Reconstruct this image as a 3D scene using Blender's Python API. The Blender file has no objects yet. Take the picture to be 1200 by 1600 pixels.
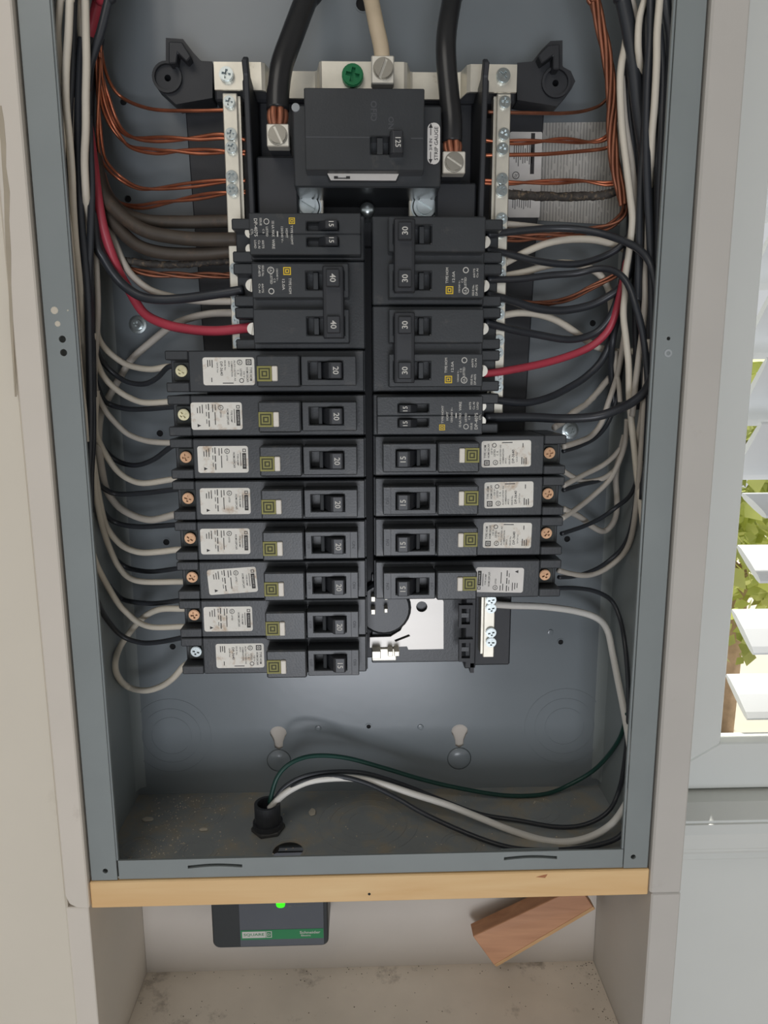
import bpy, bmesh, math, random
from mathutils import Vector, Matrix
random.seed(7)
S = 0.001                      # every length below is in millimetres
sc = bpy.context.scene
COL = sc.collection

# ---------------------------------------------------------------- camera, world, sun, lights, exposure
F_PX, YAW, PITCH, ROLL = 1128.09, 0.0296, 0.1794, -0.0034
CAM = Vector((-4.23, -421.54, 316.02))
_cy, _sy, _cp, _sp = math.cos(YAW), math.sin(YAW), math.cos(PITCH), math.sin(PITCH)
FWD = Vector((_sy * _cp, _cy * _cp, -_sp))
_r0 = Vector((_cy, -_sy, 0)); _u0 = _r0.cross(FWD)
RIGHT = math.cos(ROLL) * _r0 + math.sin(ROLL) * _u0
UP = -math.sin(ROLL) * _r0 + math.cos(ROLL) * _u0
cam = bpy.data.cameras.new('camera'); camo = bpy.data.objects.new('camera', cam); COL.objects.link(camo)
cam.sensor_fit = 'VERTICAL'; cam.sensor_height = 32.0; cam.lens = F_PX / 1600 * 32.0
cam.clip_start = 0.01; cam.clip_end = 100
m = Matrix((RIGHT, UP, -FWD)).transposed().to_4x4(); m.translation = CAM * S
camo.matrix_world = m
sc.camera = camo

world = bpy.data.worlds.new('world'); sc.world = world; world.use_nodes = True
bg = world.node_tree.nodes['Background']
bg.inputs['Color'].default_value = (0.96, 0.98, 1.0, 1); bg.inputs['Strength'].default_value = 0.60

sun = bpy.data.lights.new('sun', 'SUN'); sun.energy = 5.0; sun.angle = 0.02; sun.color = (1, 0.96, 0.88)
suno = bpy.data.objects.new('sun', sun); COL.objects.link(suno)
suno.rotation_euler = Vector((-0.35, -0.55, -1.0)).to_track_quat('-Z', 'Y').to_euler()   # from outside, high, beyond the window

def area(name, loc, target, sx, sy, energy, color):
    l = bpy.data.lights.new(name, 'AREA'); l.shape = 'RECTANGLE'; l.size = sx; l.size_y = sy; l.energy = energy; l.color = color
    o = bpy.data.objects.new(name, l); COL.objects.link(o); o.location = loc
    o.rotation_euler = (Vector(target) - Vector(loc)).to_track_quat('-Z', 'Y').to_euler()
    return o
area('room_ceiling_light', (-0.45, -0.9, 1.22), (0, 0, 0.1), 0.8, 0.8, 4.8, (1.0, 0.95, 0.88))
area('room_door_daylight', (-0.02, -2.2, -0.53), (-0.02, 0, -0.4), 0.66, 0.85, 17, (0.90, 0.93, 1.0))

sc.view_settings.view_transform = 'Standard'; sc.view_settings.look = 'None'
sc.view_settings.gamma = 1.0; sc.view_settings.use_curve_mapping = False
sc.view_settings.exposure = 0.0

def P(px, py, Y):
    """point of the place seen at photo pixel (px, py) on the plane y = Y (mm)"""
    d = FWD * F_PX + RIGHT * (px - 600) + UP * (800 - py)
    return CAM + d * ((Y - CAM.y) / d.y)
def PZ(px, py, Z):
    d = FWD * F_PX + RIGHT * (px - 600) + UP * (800 - py)
    return CAM + d * ((Z - CAM.z) / d.z)

# ---------------------------------------------------------------- materials
def lin(c):
    return tuple(((v / 255) / 12.92 if v / 255 <= 0.04045 else ((v / 255 + 0.055) / 1.055) ** 2.4) for v in c)
MATS = {}
def mat(name, rgb, rough=0.5, metal=0.0, var=0.0, vscale=60, dirt=None, dirt_amt=0.0, dscale=30, bump=0.0, bscale=400, emit=None, spec=0.5, coat=0.0, stretch=None, dthr=0.55, rnd=False):
    """procedural principled material; rgb is the surface's own colour in sRGB 0-255"""
    if name in MATS: return MATS[name]
    M = bpy.data.materials.new(name); M.use_nodes = True; nt = M.node_tree; N = nt.nodes; L = nt.links
    b = N['Principled BSDF']
    b.inputs['Roughness'].default_value = rough; b.inputs['Metallic'].default_value = metal
    b.inputs['Specular IOR Level'].default_value = spec; b.inputs['Coat Weight'].default_value = coat
    c = lin(rgb)
    b.inputs['Base Color'].default_value = (*c, 1)
    M.diffuse_color = (*c, 1)
    tc = N.new('ShaderNodeTexCoord'); src = tc.outputs['Object']
    if stretch:
        mp = N.new('ShaderNodeMapping'); mp.inputs['Scale'].default_value = stretch; L.new(src, mp.inputs['Vector']); src = mp.outputs['Vector']
    if rnd:
        oi = N.new('ShaderNodeObjectInfo'); sc_ = N.new('ShaderNodeVectorMath'); sc_.operation = 'ADD'
        cb = N.new('ShaderNodeCombineXYZ'); ml = N.new('ShaderNodeMath'); ml.operation = 'MULTIPLY'; ml.inputs[1].default_value = 3.0
        L.new(oi.outputs['Random'], ml.inputs[0]); L.new(ml.outputs[0], cb.inputs[0]); L.new(ml.outputs[0], cb.inputs[2])
        L.new(src, sc_.inputs[0]); L.new(cb.outputs[0], sc_.inputs[1]); src = sc_.outputs[0]
    last = None
    if var > 0:
        n = N.new('ShaderNodeTexNoise'); n.inputs['Scale'].default_value = vscale; n.inputs['Detail'].default_value = 4; L.new(src, n.inputs['Vector'])
        r = N.new('ShaderNodeValToRGB'); r.color_ramp.elements[0].position = 0.3; r.color_ramp.elements[1].position = 0.7
        r.color_ramp.elements[0].color = (*[v * (1 - var) for v in c], 1); r.color_ramp.elements[1].color = (*[min(1, v * (1 + var)) for v in c], 1)
        L.new(n.outputs['Fac'], r.inputs['Fac']); last = r.outputs['Color']
    if dirt:
        n2 = N.new('ShaderNodeTexNoise'); n2.inputs['Scale'].default_value = dscale; n2.inputs['Detail'].default_value = 7; n2.inputs['Roughness'].default_value = 0.7; L.new(src, n2.inputs['Vector'])
        r2 = N.new('ShaderNodeValToRGB'); r2.color_ramp.elements[0].position = dthr; r2.color_ramp.elements[1].position = min(0.99, dthr + 0.17)
        r2.color_ramp.elements[0].color = (0, 0, 0, 1); r2.color_ramp.elements[1].color = (dirt_amt,) * 3 + (1,)
        L.new(n2.outputs['Fac'], r2.inputs['Fac'])
        mx = N.new('ShaderNodeMixRGB'); mx.inputs['Color2'].default_value = (*lin(dirt), 1); mx.inputs['Color1'].default_value = (*c, 1)
        if last: L.new(last, mx.inputs['Color1'])
        L.new(r2.outputs['Color'], mx.inputs['Fac']); last = mx.outputs['Color']
    if last: L.new(last, b.inputs['Base Color'])
    if bump > 0:
        n3 = N.new('ShaderNodeTexNoise'); n3.inputs['Scale'].default_value = bscale; n3.inputs['Detail'].default_value = 3; L.new(src, n3.inputs['Vector'])
        bp = N.new('ShaderNodeBump'); bp.inputs['Strength'].default_value = bump; bp.inputs['Distance'].default_value = 0.0006
        L.new(n3.outputs['Fac'], bp.inputs['Height']); L.new(bp.outputs['Normal'], b.inputs['Normal'])
    if emit:
        b.inputs['Emission Color'].default_value = (*lin(emit[0]), 1); b.inputs['Emission Strength'].default_value = emit[1]
    MATS[name] = M
    return M
PAINT = mat('grey_enamel', (138, 145, 145), 0.36, var=0.04, vscale=25, bump=0.04, bscale=250)
PAINT_FLOOR = mat('grey_enamel_dusty', (152, 157, 158), 0.5, var=0.08, vscale=25, dirt=(176, 164, 142), dirt_amt=0.8, dscale=26, dthr=0.46, bump=0.15, bscale=300)
PAINT_BACK = mat('grey_enamel_back', (128, 135, 139), 0.22, var=0.05, vscale=12, bump=0.05, bscale=120)
BARE = mat('scratched_enamel', (165, 170, 172), 0.45, var=0.1, vscale=90)
BLACK = mat('black_moulded_plastic', (54, 57, 60), 0.34, var=0.10, vscale=45, dirt=(118, 112, 104), dirt_amt=0.35, dscale=50, dthr=0.6, bump=0.10, bscale=900)
BLACK2 = mat('black_base_plastic', (48, 50, 54), 0.5, var=0.1, vscale=40, bump=0.1, bscale=600)
HANDLE = mat('black_handle_plastic', (46, 48, 52), 0.38, var=0.06, vscale=60)
WHITEPRINT = mat('white_print', (205, 203, 196), 0.6)
GREYPRINT = mat('black_print', (60, 58, 58), 0.7)
PALEPRINT = mat('grey_print', (105, 104, 102), 0.7)
MOULDED = mat('moulded_relief', (76, 78, 82), 0.5)
PAPER = mat('label_paper', (240, 237, 228), 0.55, var=0.03, vscale=200, dirt=(170, 126, 66), dirt_amt=0.8, dscale=75, dthr=0.53, rnd=True)
PAPER_CLEAN = mat('label_paper_clean', (232, 229, 224), 0.5, var=0.03, vscale=200)
OLIVE = mat('olive_tag', (150, 146, 78), 0.5, var=0.05, vscale=300)
OLIVEDARK = mat('olive_tag_print', (70, 70, 38), 0.6)
YELLOW = mat('yellow_print', (232, 196, 40), 0.6)
BUTTON = mat('white_test_button', (232, 226, 214), 0.4)
TIN = mat('tin_plate', (236, 231, 216), 0.38, 0.55, var=0.10, vscale=60, dirt=(130, 100, 66), dirt_amt=0.5, dscale=80, dthr=0.64)
ALU = mat('aluminium_lug', (236, 232, 220), 0.42, 0.6, var=0.06, vscale=90)
ALUDARK = mat('lug_screw_metal', (168, 164, 154), 0.38, 0.85, var=0.12, vscale=120)
BUS = mat('bus_plate', (196, 192, 186), 0.42, 0.7, var=0.05, vscale=40, stretch=(0.2, 1, 1))
ZINC = mat('zinc_screw', (190, 198, 198), 0.28, 0.9, var=0.15, vscale=200)
DARKMETAL = mat('dark_metal', (70, 72, 70), 0.6, 0.6)
BRASS = mat('tarnished_screw', (186, 148, 116), 0.38, 0.8, var=0.2, vscale=260)
BRASSPALE = mat('pale_screw', (214, 206, 170), 0.36, 0.75, var=0.2, vscale=260)
GREENSCREW = mat('green_screw', (30, 118, 74), 0.35, 0.35, var=0.1, vscale=200)
COPPER = mat('bare_copper', (206, 128, 96), 0.36, 0.75, var=0.22, vscale=70)
COPPERDULL = mat('dull_copper', (160, 104, 80), 0.45, 0.6, var=0.25, vscale=60)
WIREWHITE = mat('white_wire', (226, 218, 202), 0.5, var=0.05, vscale=40)
WIREWHITE2 = mat('grey_white_wire', (204, 197, 186), 0.5, var=0.06, vscale=40)
WIREWHITENEW = mat('bright_white_wire', (240, 237, 230), 0.45, var=0.02, vscale=40)
WIREBLACK = mat('black_wire', (54, 57, 62), 0.36, var=0.1, vscale=60)
WIREDARK = mat('glossy_black_cable', (40, 41, 43), 0.3, var=0.15, vscale=60, dirt=(150, 130, 112), dirt_amt=0.5, dscale=60, dthr=0.68)
WIREBROWN = mat('aged_dark_wire', (76, 68, 60), 0.55, var=0.2, vscale=60, dirt=(120, 96, 76), dirt_amt=0.6, dscale=70, dthr=0.56)
WIREFRAYED = mat('scaly_dark_wire', (70, 66, 62), 0.7, var=0.3, vscale=300, dirt=(150, 130, 105), dirt_amt=0.8, dscale=350, dthr=0.52, bump=0.9, bscale=500)
WIRERED = mat('red_wire', (192, 70, 86), 0.42, var=0.08, vscale=40)
WIREGREEN = mat('green_wire', (30, 70, 62), 0.4, var=0.08, vscale=40)
WIRECREAM = mat('cream_cable', (206, 188, 160), 0.55, var=0.08, vscale=50)
WALLWHITE = mat('painted_plaster', (222, 214, 198), 0.7, var=0.03, vscale=8, dirt=(178, 166, 148), dirt_amt=0.4, dscale=14, dthr=0.62, bump=0.35, bscale=35)
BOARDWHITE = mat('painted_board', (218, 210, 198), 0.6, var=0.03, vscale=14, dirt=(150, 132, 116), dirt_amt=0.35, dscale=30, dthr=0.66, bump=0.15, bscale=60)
NICHEWHITE = mat('niche_paint', (206, 198, 188), 0.65, var=0.04, vscale=14, dirt=(70, 62, 54), dirt_amt=0.8, dscale=60, dthr=0.68, bump=0.15, bscale=60)
NICHEFLOOR = mat('niche_floor_paint', (240, 232, 220), 0.75, var=0.08, vscale=16, dirt=(96, 82, 68), dirt_amt=0.8, dscale=22, dthr=0.57, bump=0.3, bscale=90)
FRAMEWHITE = mat('window_paint', (222, 225, 221), 0.4, var=0.015, vscale=12, bump=0.05, bscale=40)
SLATWHITE = mat('louver_paint', (224, 227, 230), 0.35, var=0.01, vscale=12)
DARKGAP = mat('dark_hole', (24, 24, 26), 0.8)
PINE = None
CHIP = mat('plaster_chip', (208, 200, 184), 0.8)
DUST = mat('dust_grit', (208, 198, 180), 0.9, var=0.3, vscale=300)
DEVDARK = mat('device_case', (46, 50, 52), 0.4, var=0.04, vscale=60)
DEVGREY = mat('device_panel', (84, 88, 95), 0.45, var=0.03, vscale=60)
DEVGREEN = mat('device_green_band', (36, 128, 78), 0.5)
LED = mat('green_led', (60, 255, 30), 0.3, emit=((40, 255, 10), 1.6))
LEAF = mat('sunlit_leaf', (206, 214, 128), 0.5, var=0.35, vscale=3)
BARK = mat('tree_bark', (190, 164, 140), 0.8, var=0.2, vscale=20)

def wood(name, c1, c2, scale, along):
    M = bpy.data.materials.new(name); M.use_nodes = True; nt = M.node_tree; N = nt.nodes; L = nt.links
    b = N['Principled BSDF']; b.inputs['Roughness'].default_value = 0.55
    tc = N.new('ShaderNodeTexCoord'); mp = N.new('ShaderNodeMapping'); mp.inputs['Scale'].default_value = along
    L.new(tc.outputs['Object'], mp.inputs['Vector'])
    n = N.new('ShaderNodeTexNoise'); n.inputs['Scale'].default_value = scale; n.inputs['Detail'].default_value = 6; n.inputs['Distortion'].default_value = 0.6
    L.new(mp.outputs['Vector'], n.inputs['Vector'])
    r = N.new('ShaderNodeValToRGB'); r.color_ramp.elements[0].position = 0.3; r.color_ramp.elements[1].position = 0.72
    r.color_ramp.elements[0].color = (*lin(c1), 1); r.color_ramp.elements[1].color = (*lin(c2), 1)
    L.new(n.outputs['Fac'], r.inputs['Fac']); L.new(r.outputs['Color'], b.inputs['Base Color'])
    bp = N.new('ShaderNodeBump'); bp.inputs['Strength'].default_value = 0.12; bp.inputs['Distance'].default_value = 0.0004
    L.new(n.outputs['Fac'], bp.inputs['Height']); L.new(bp.outputs['Normal'], b.inputs['Normal'])
    return M
PINE = wood('pine_strip_wood', (226, 184, 128), (238, 204, 152), 60, (0.12, 1, 1.4))
BROWNWOOD = wood('brown_block_wood', (176, 124, 88), (206, 152, 112), 90, (0.12, 1, 1.6))
SAWN = wood('sawn_edge_wood', (206, 160, 112), (222, 182, 134), 80, (0.2, 1, 1))

def print_stripes(name, paper, ink, sx, sz, thr):
    """paper carrying columns of tiny unreadable print (flat print)"""
    M = bpy.data.materials.new(name); M.use_nodes = True; nt = M.node_tree; N = nt.nodes; L = nt.links
    b = N['Principled BSDF']; b.inputs['Roughness'].default_value = 0.5
    tc = N.new('ShaderNodeTexCoord'); mp = N.new('ShaderNodeMapping'); mp.inputs['Scale'].default_value = (sx, 1, sz)
    L.new(tc.outputs['Object'], mp.inputs['Vector'])
    n = N.new('ShaderNodeTexNoise'); n.inputs['Scale'].default_value = 1.0; n.inputs['Detail'].default_value = 1; L.new(mp.outputs['Vector'], n.inputs['Vector'])
    w = N.new('ShaderNodeTexWave'); w.wave_type = 'BANDS'; w.bands_direction = 'X'; w.inputs['Scale'].default_value = 150; w.inputs['Distortion'].default_value = 0
    L.new(tc.outputs['Object'], w.inputs['Vector'])
    g1 = N.new('ShaderNodeMath'); g1.operation = 'GREATER_THAN'; g1.inputs[1].default_value = thr; L.new(n.outputs['Fac'], g1.inputs[0])
    g2 = N.new('ShaderNodeMath'); g2.operation = 'GREATER_THAN'; g2.inputs[1].default_value = 0.5; L.new(w.outputs['Fac'], g2.inputs[0])
    mu = N.new('ShaderNodeMath'); mu.operation = 'MULTIPLY'; L.new(g1.outputs[0], mu.inputs[0]); L.new(g2.outputs[0], mu.inputs[1])
    m2 = N.new('ShaderNodeMath'); m2.operation = 'MULTIPLY'; m2.inputs[1].default_value = 0.38; L.new(mu.outputs[0], m2.inputs[0])
    mx = N.new('ShaderNodeMixRGB'); mx.inputs['Color1'].default_value = (*lin(paper), 1); mx.inputs['Color2'].default_value = (*lin(ink), 1)
    L.new(m2.outputs[0], mx.inputs['Fac']); L.new(mx.outputs['Color'], b.inputs['Base Color'])
    return M
STICKER = print_stripes('instruction_sheet', (206, 203, 196), (70, 70, 70), 420, 150, 0.40)

# ---------------------------------------------------------------- mesh helpers
def tag(o, label=None, cat=None, group=None, kind=None):
    if label: o['label'] = label
    if cat: o['category'] = cat
    if group: o['group'] = group
    if kind: o['kind'] = kind
    return o
def thing(name, label, cat, loc=(0, 0, 0), group=None, roty=0.0):
    o = bpy.data.objects.new(name, None); COL.objects.link(o); o.empty_display_size = 0.01
    o.location = Vector(loc) * S; o.rotation_euler = (0, roty, 0)
    return tag(o, label, cat, group)
_wl = {}
def wloc(o):
    l = Vector((0, 0, 0))
    while o is not None:
        l = l + Vector(o.location) / S; o = o.parent
    return l

_TXT = {}
def text_mesh(s, res=3, bold=0.0):
    k = (s, res, bold)
    if k not in _TXT:
        c = bpy.data.curves.new('t', 'FONT'); c.body = s; c.size = 1.0; c.align_x = 'CENTER'; c.align_y = 'CENTER'; c.resolution_u = res; c.offset = bold
        o = bpy.data.objects.new('t', c); COL.objects.link(o)
        dg = bpy.context.evaluated_depsgraph_get(); me = bpy.data.meshes.new_from_object(o.evaluated_get(dg))
        v = [tuple(x.co[:2]) for x in me.vertices]; f = [tuple(p.vertices) for p in me.polygons]
        bpy.data.objects.remove(o); bpy.data.curves.remove(c); bpy.data.meshes.remove(me)
        if v:
            xs = [a[0] for a in v]; ys = [a[1] for a in v]; cx = (min(xs) + max(xs)) / 2; cy = (min(ys) + max(ys)) / 2
            v = [(a[0] - cx, a[1] - cy) for a in v]; ext = (max(xs) - min(xs), max(ys) - min(ys))
        else: ext = (1, 1)
        _TXT[k] = (v, f, ext)
    return _TXT[k]

class MB:
    def __init__(self): self.v = []; self.f = []
    def add(self, v, f):
        n = len(self.v); self.v += [Vector(p) for p in v]; self.f += [tuple(i + n for i in q) for q in f]; return self
    def box(self, x0, x1, y0, y1, z0, z1):
        v = [(x, y, z) for x in (x0, x1) for y in (y0, y1) for z in (z0, z1)]
        return self.add(v, [(0, 1, 3, 2), (4, 6, 7, 5), (0, 4, 5, 1), (2, 3, 7, 6), (0, 2, 6, 4), (1, 5, 7, 3)])
    def prism(self, poly, y0, y1):                      # poly in (x, z)
        n = len(poly); v = [(x, y0, z) for x, z in poly] + [(x, y1, z) for x, z in poly]
        return self.add(v, [tuple(range(n)), tuple(range(2 * n - 1, n - 1, -1))] + [(i, (i + 1) % n, (i + 1) % n + n, i + n) for i in range(n)])
    def prism_z(self, poly, z0, z1):                    # poly in (x, y)
        n = len(poly); v = [(x, y, z0) for x, y in poly] + [(x, y, z1) for x, y in poly]
        return self.add(v, [tuple(range(n)), tuple(range(2 * n - 1, n - 1, -1))] + [(i, (i + 1) % n, (i + 1) % n + n, i + n) for i in range(n)])
    def prism_x(self, poly, x0, x1):                    # poly in (y, z)
        n = len(poly); v = [(x0, y, z) for y, z in poly] + [(x1, y, z) for y, z in poly]
        return self.add(v, [tuple(range(n)), tuple(range(2 * n - 1, n - 1, -1))] + [(i, (i + 1) % n, (i + 1) % n + n, i + n) for i in range(n)])
    def frame(self, o, i, y0, y1):                      # o, i = (x0,x1,z0,z1): a plate with a rectangular hole
        def c(r, y): return [(r[0], y, r[2]), (r[1], y, r[2]), (r[1], y, r[3]), (r[0], y, r[3])]
        v = c(o, y0) + c(i, y0) + c(o, y1) + c(i, y1); f = []
        for k in range(4):
            n = (k + 1) % 4
            f += [(k, n, n + 4, k + 4), (k + 8, k + 12, n + 12, n + 8), (k, k + 8, n + 8, n), (k + 4, n + 4, n + 12, k + 12)]
        return self.add(v, f)
    def lathe(self, c, prof, n=16, axis='y'):           # prof = [(radius, offset along the axis)]
        c = Vector(c); v = []; f = []
        for r, h in prof:
            for k in range(n):
                a = 2 * math.pi * k / n; p, q = r * math.cos(a), r * math.sin(a)
                v.append(c + (Vector((p, h, q)) if axis == 'y' else Vector((p, q, h)) if axis == 'z' else Vector((h, p, q))))
        for j in range(len(prof) - 1):
            for k in range(n):
                l = (k + 1) % n; f.append((j * n + k, j * n + l, (j + 1) * n + l, (j + 1) * n + k))
        f.append(tuple(range(n))); f.append(tuple(range((len(prof) - 1) * n, len(prof) * n)))
        return self.add(v, f)
    def ring(self, c, r0, r1, y0, y1, n=40, axis='y', a0=0.0, a1=2 * math.pi):
        full = abs(a1 - a0 - 2 * math.pi) < 1e-6; m_ = n if full else n + 1; v = []; f = []; c = Vector(c)
        for k in range(m_):
            a = a0 + (a1 - a0) * k / n; co, si = math.cos(a), math.sin(a)
            for r, y in ((r0, y0), (r1, y0), (r1, y1), (r0, y1)):
                v.append(c + (Vector((r * co, y, r * si)) if axis == 'y' else Vector((r * co, r * si, y)) if axis == 'z' else Vector((y, r * co, r * si))))
        for k in range(n):
            l = (k + 1) % m_
            for q in range(4):
                f.append((k * 4 + q, k * 4 + (q + 1) % 4, l * 4 + (q + 1) % 4, l * 4 + q))
        if not full: f += [(0, 1, 2, 3), (n * 4, n * 4 + 1, n * 4 + 2, n * 4 + 3)]
        return self.add(v, f)
    def tube(self, pts, r, n=8, rough=0.0):
        v = []; f = []; m_ = len(pts); ref = Vector((0, 1, 0.15))
        t0 = (pts[1] - pts[0]).normalized(); nrm = (ref - t0 * ref.dot(t0)).normalized()
        for i, p in enumerate(pts):
            t = (pts[min(i + 1, m_ - 1)] - pts[max(i - 1, 0)]).normalized()
            nrm = (nrm - t * nrm.dot(t)).normalized(); b = t.cross(nrm)
            rr = r[i] if isinstance(r, list) else r
            for k in range(n):
                a = 2 * math.pi * k / n; q = rr * (1 + (random.uniform(-rough, rough) if rough else 0))
                v.append(p + (nrm * math.cos(a) + b * math.sin(a)) * q)
        for i in range(m_ - 1):
            for k in range(n):
                l = (k + 1) % n; f.append((i * n + k, i * n + l, (i + 1) * n + l, (i + 1) * n + k))
        f += [tuple(range(n)), tuple(range((m_ - 1) * n, m_ * n))]
        return self.add(v, f)
    def text(self, s, x, y, z, h, ang=0.0, width=None, bold=0.014, res=2, sx=1.0):
        """lettering facing -Y; h = height of the letters; ang = turn seen from the front, counter-clockwise degrees"""
        v, f, ext = text_mesh(s, res, bold); k = h / max(ext[1], 0.3); kx = k * sx
        if width: kx = width / ext[0]
        a = math.radians(ang); ca, sa = math.cos(a), math.sin(a)
        return self.add([(x + (p[0] * kx) * ca - (p[1] * k) * sa, y, z + (p[0] * kx) * sa + (p[1] * k) * ca) for p in v], f)
    def rect(self, x, y, z, w, h, ang=0.0, t=0.08):     # a thin printed bar (w along the turned x)
        a = math.radians(ang); ca, sa = math.cos(a), math.sin(a)
        return self.prism([(x + u * ca - q * sa, z + u * sa + q * ca) for u, q in ((-w / 2, -h / 2), (w / 2, -h / 2), (w / 2, h / 2), (-w / 2, h / 2))], y, y + t)
    def build(self, name, material, parent=None, bevel=0.0, seg=1, smooth=False, fix=True, local=False):
        off = Vector((0, 0, 0)) if (parent is None or local) else wloc(parent)
        me = bpy.data.meshes.new(name); me.from_pydata([tuple((p - off) * S) for p in self.v], [], self.f)
        if fix or bevel:
            bm = bmesh.new(); bm.from_mesh(me)
            bmesh.ops.recalc_face_normals(bm, faces=bm.faces)
            if bevel:
                es = [e for e in bm.edges if e.is_manifold and e.calc_face_angle(0) > 0.5]
                bmesh.ops.bevel(bm, geom=es, offset=bevel * S, segments=seg, affect='EDGES', clamp_overlap=True)
            bm.to_mesh(me); bm.free()
        me.materials.append(material)
        if smooth: me.polygons.foreach_set('use_smooth', [True] * len(me.polygons))
        o = bpy.data.objects.new(name, me); COL.objects.link(o)
        if parent is not None: o.parent = parent
        return o

def circle(cx, cz, r, n=20):
    return [(cx + r * math.cos(2 * math.pi * k / n), cz + r * math.sin(2 * math.pi * k / n)) for k in range(n)]
def rounded(x0, x1, z0, z1, r, n=4):
    o = []
    for cx, cz, a in ((x1 - r, z1 - r, 0), (x0 + r, z1 - r, 90), (x0 + r, z0 + r, 180), (x1 - r, z0 + r, 270)):
        o += [(cx + r * math.cos(math.radians(a + 90 * k / n)), cz + r * math.sin(math.radians(a + 90 * k / n))) for k in range(n + 1)]
    return o
def plate(outer, holes, t):
    """a flat plate with holes of any outline, as (verts (x, depth, z), faces); depth runs 0..t"""
    c = bpy.data.curves.new('p', 'CURVE'); c.dimensions = '2D'; c.fill_mode = 'BOTH'; c.extrude = t / 2
    for poly in [outer] + holes:
        sp = c.splines.new('POLY'); sp.points.add(len(poly) - 1); sp.use_cyclic_u = True
        for q, (x, z) in zip(sp.points, poly): q.co = (x, z, 0, 1)
    o = bpy.data.objects.new('p', c); COL.objects.link(o)
    dg = bpy.context.evaluated_depsgraph_get(); me = bpy.data.meshes.new_from_object(o.evaluated_get(dg))
    v = [(a.co.x, a.co.z + t / 2, a.co.y) for a in me.vertices]; f = [tuple(p.vertices) for p in me.polygons]
    bpy.data.objects.remove(o); bpy.data.curves.remove(c); bpy.data.meshes.remove(me)
    return v, f
def shift(v, dx=0, dy=0, dz=0): return [(a + dx, b + dy, c + dz) for a, b, c in v]

# shared screw heads (built once, the mesh data shared by every copy)
def _half_discs(r, gap, n=12):
    mb = MB()
    for s in (-1, 1):
        a0 = math.asin(gap / r); pts = []
        for k in range(n + 1):
            a = a0 + (math.pi - 2 * a0) * k / n; pts.append((r * math.cos(a), s * r * math.sin(a)))
        mb.prism(pts, -0.8, 1.2)
    return mb
_SCREWS = {}
def screw(kind, parent, x, y, z, material, r=3.0, ang=0.0, name='screw'):
    """a screw head facing -Y; kind 'slot' (two half discs and a real groove) or 'cross'"""
    key = (kind, material.name)
    if key not in _SCREWS:
        mb = MB()
        if kind == 'slot':
            mb = _half_discs(1.0, 0.16); mb.lathe((0, 0, 0), [(1.0, 0.3), (1.0, 1.2)], 20)
            mb.v = [Vector((p.x, p.y * 0.45, p.z)) for p in mb.v]
        else:
            w, l = 0.17, 0.62
            cross = [(-w, l), (-w, w), (-l, w), (-l, -w), (-w, -w), (-w, -l), (w, -l), (w, -w), (l, -w), (l, w), (w, w), (w, l)]
            v, f = plate(circle(0, 0, 0.9, 20), [cross], 0.3); mb.add(shift(v, 0, -0.42), f)
            mb.ring((0, 0, 0), 0.88, 1.0, -0.30, 0.5, 20); mb.lathe((0, 0, 0), [(0.9, 0.0), (0.9, 0.5)], 20)
        o = mb.build(name, material, None); _SCREWS[key] = o.data
        COL.objects.unlink(o); bpy.data.objects.remove(o)
    o = bpy.data.objects.new(name, _SCREWS[key]); COL.objects.link(o)
    off = wloc(parent) if parent is not None else Vector((0, 0, 0))
    o.parent = parent; o.location = (Vector((x, y, z)) - off) * S; o.scale = (r, r, r); o.rotation_euler = (0, math.radians(ang), 0)
    return o

def struct(o, label=None): o['kind'] = 'structure'; return o

# ---------------------------------------------------------------- setting: walls, boards, niche, window
BOXW, BOXD, BOXH = 181.0, 95.0, 640.0
w = MB(); w.box(-1500, -197.5, -2, 120, -1200, 1300); struct(w.build('wall_left', WALLWHITE, bevel=1.2))
w = MB(); w.box(-184, 184, 97.5, 120, -170, 660); struct(w.build('wall_back', NICHEWHITE))
w = MB(); w.box(-184, 184, -30, 97.5, -190, -159); struct(w.build('trim_5', NICHEFLOOR))
w = MB(); w.box(-4000, 4000, -6000, 120, -1250, -1200); struct(w.build('floor', mat('room_floor', (134, 122, 108), 0.6, var=0.1, vscale=3)))
w = MB(); w.box(-4000, 4000, -6000, 130, 1300, 1340); struct(w.build('ceiling', mat('ceiling_paint', (150, 148, 144), 0.8, var=0.02, vscale=3)))
# painted board beside the enclosure, upper piece with a rounded foot, lower piece under it
b = MB(); pl = [(-197.2, 800), (-197.2, -8), (-195, -14), (-190, -17), (-182.5, -17.5), (-182.5, 800)]
b.prism(pl, -4.5, 97); struct(b.build('trim_1', BOARDWHITE, bevel=0.8))
b = MB(); b.box(-201.5, -184.2, -1.5, 120, -420, -18.5); struct(b.build('trim_2', BOARDWHITE, bevel=0.6))
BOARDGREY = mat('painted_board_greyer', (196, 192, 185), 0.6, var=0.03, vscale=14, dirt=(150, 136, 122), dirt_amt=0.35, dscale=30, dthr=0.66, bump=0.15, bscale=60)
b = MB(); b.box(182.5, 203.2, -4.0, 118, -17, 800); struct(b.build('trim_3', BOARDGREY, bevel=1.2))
b = MB(); b.box(184.2, 203.8, -3.0, 118, -420, -17.6); struct(b.build('trim_4', BOARDGREY, bevel=1.0))
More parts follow.
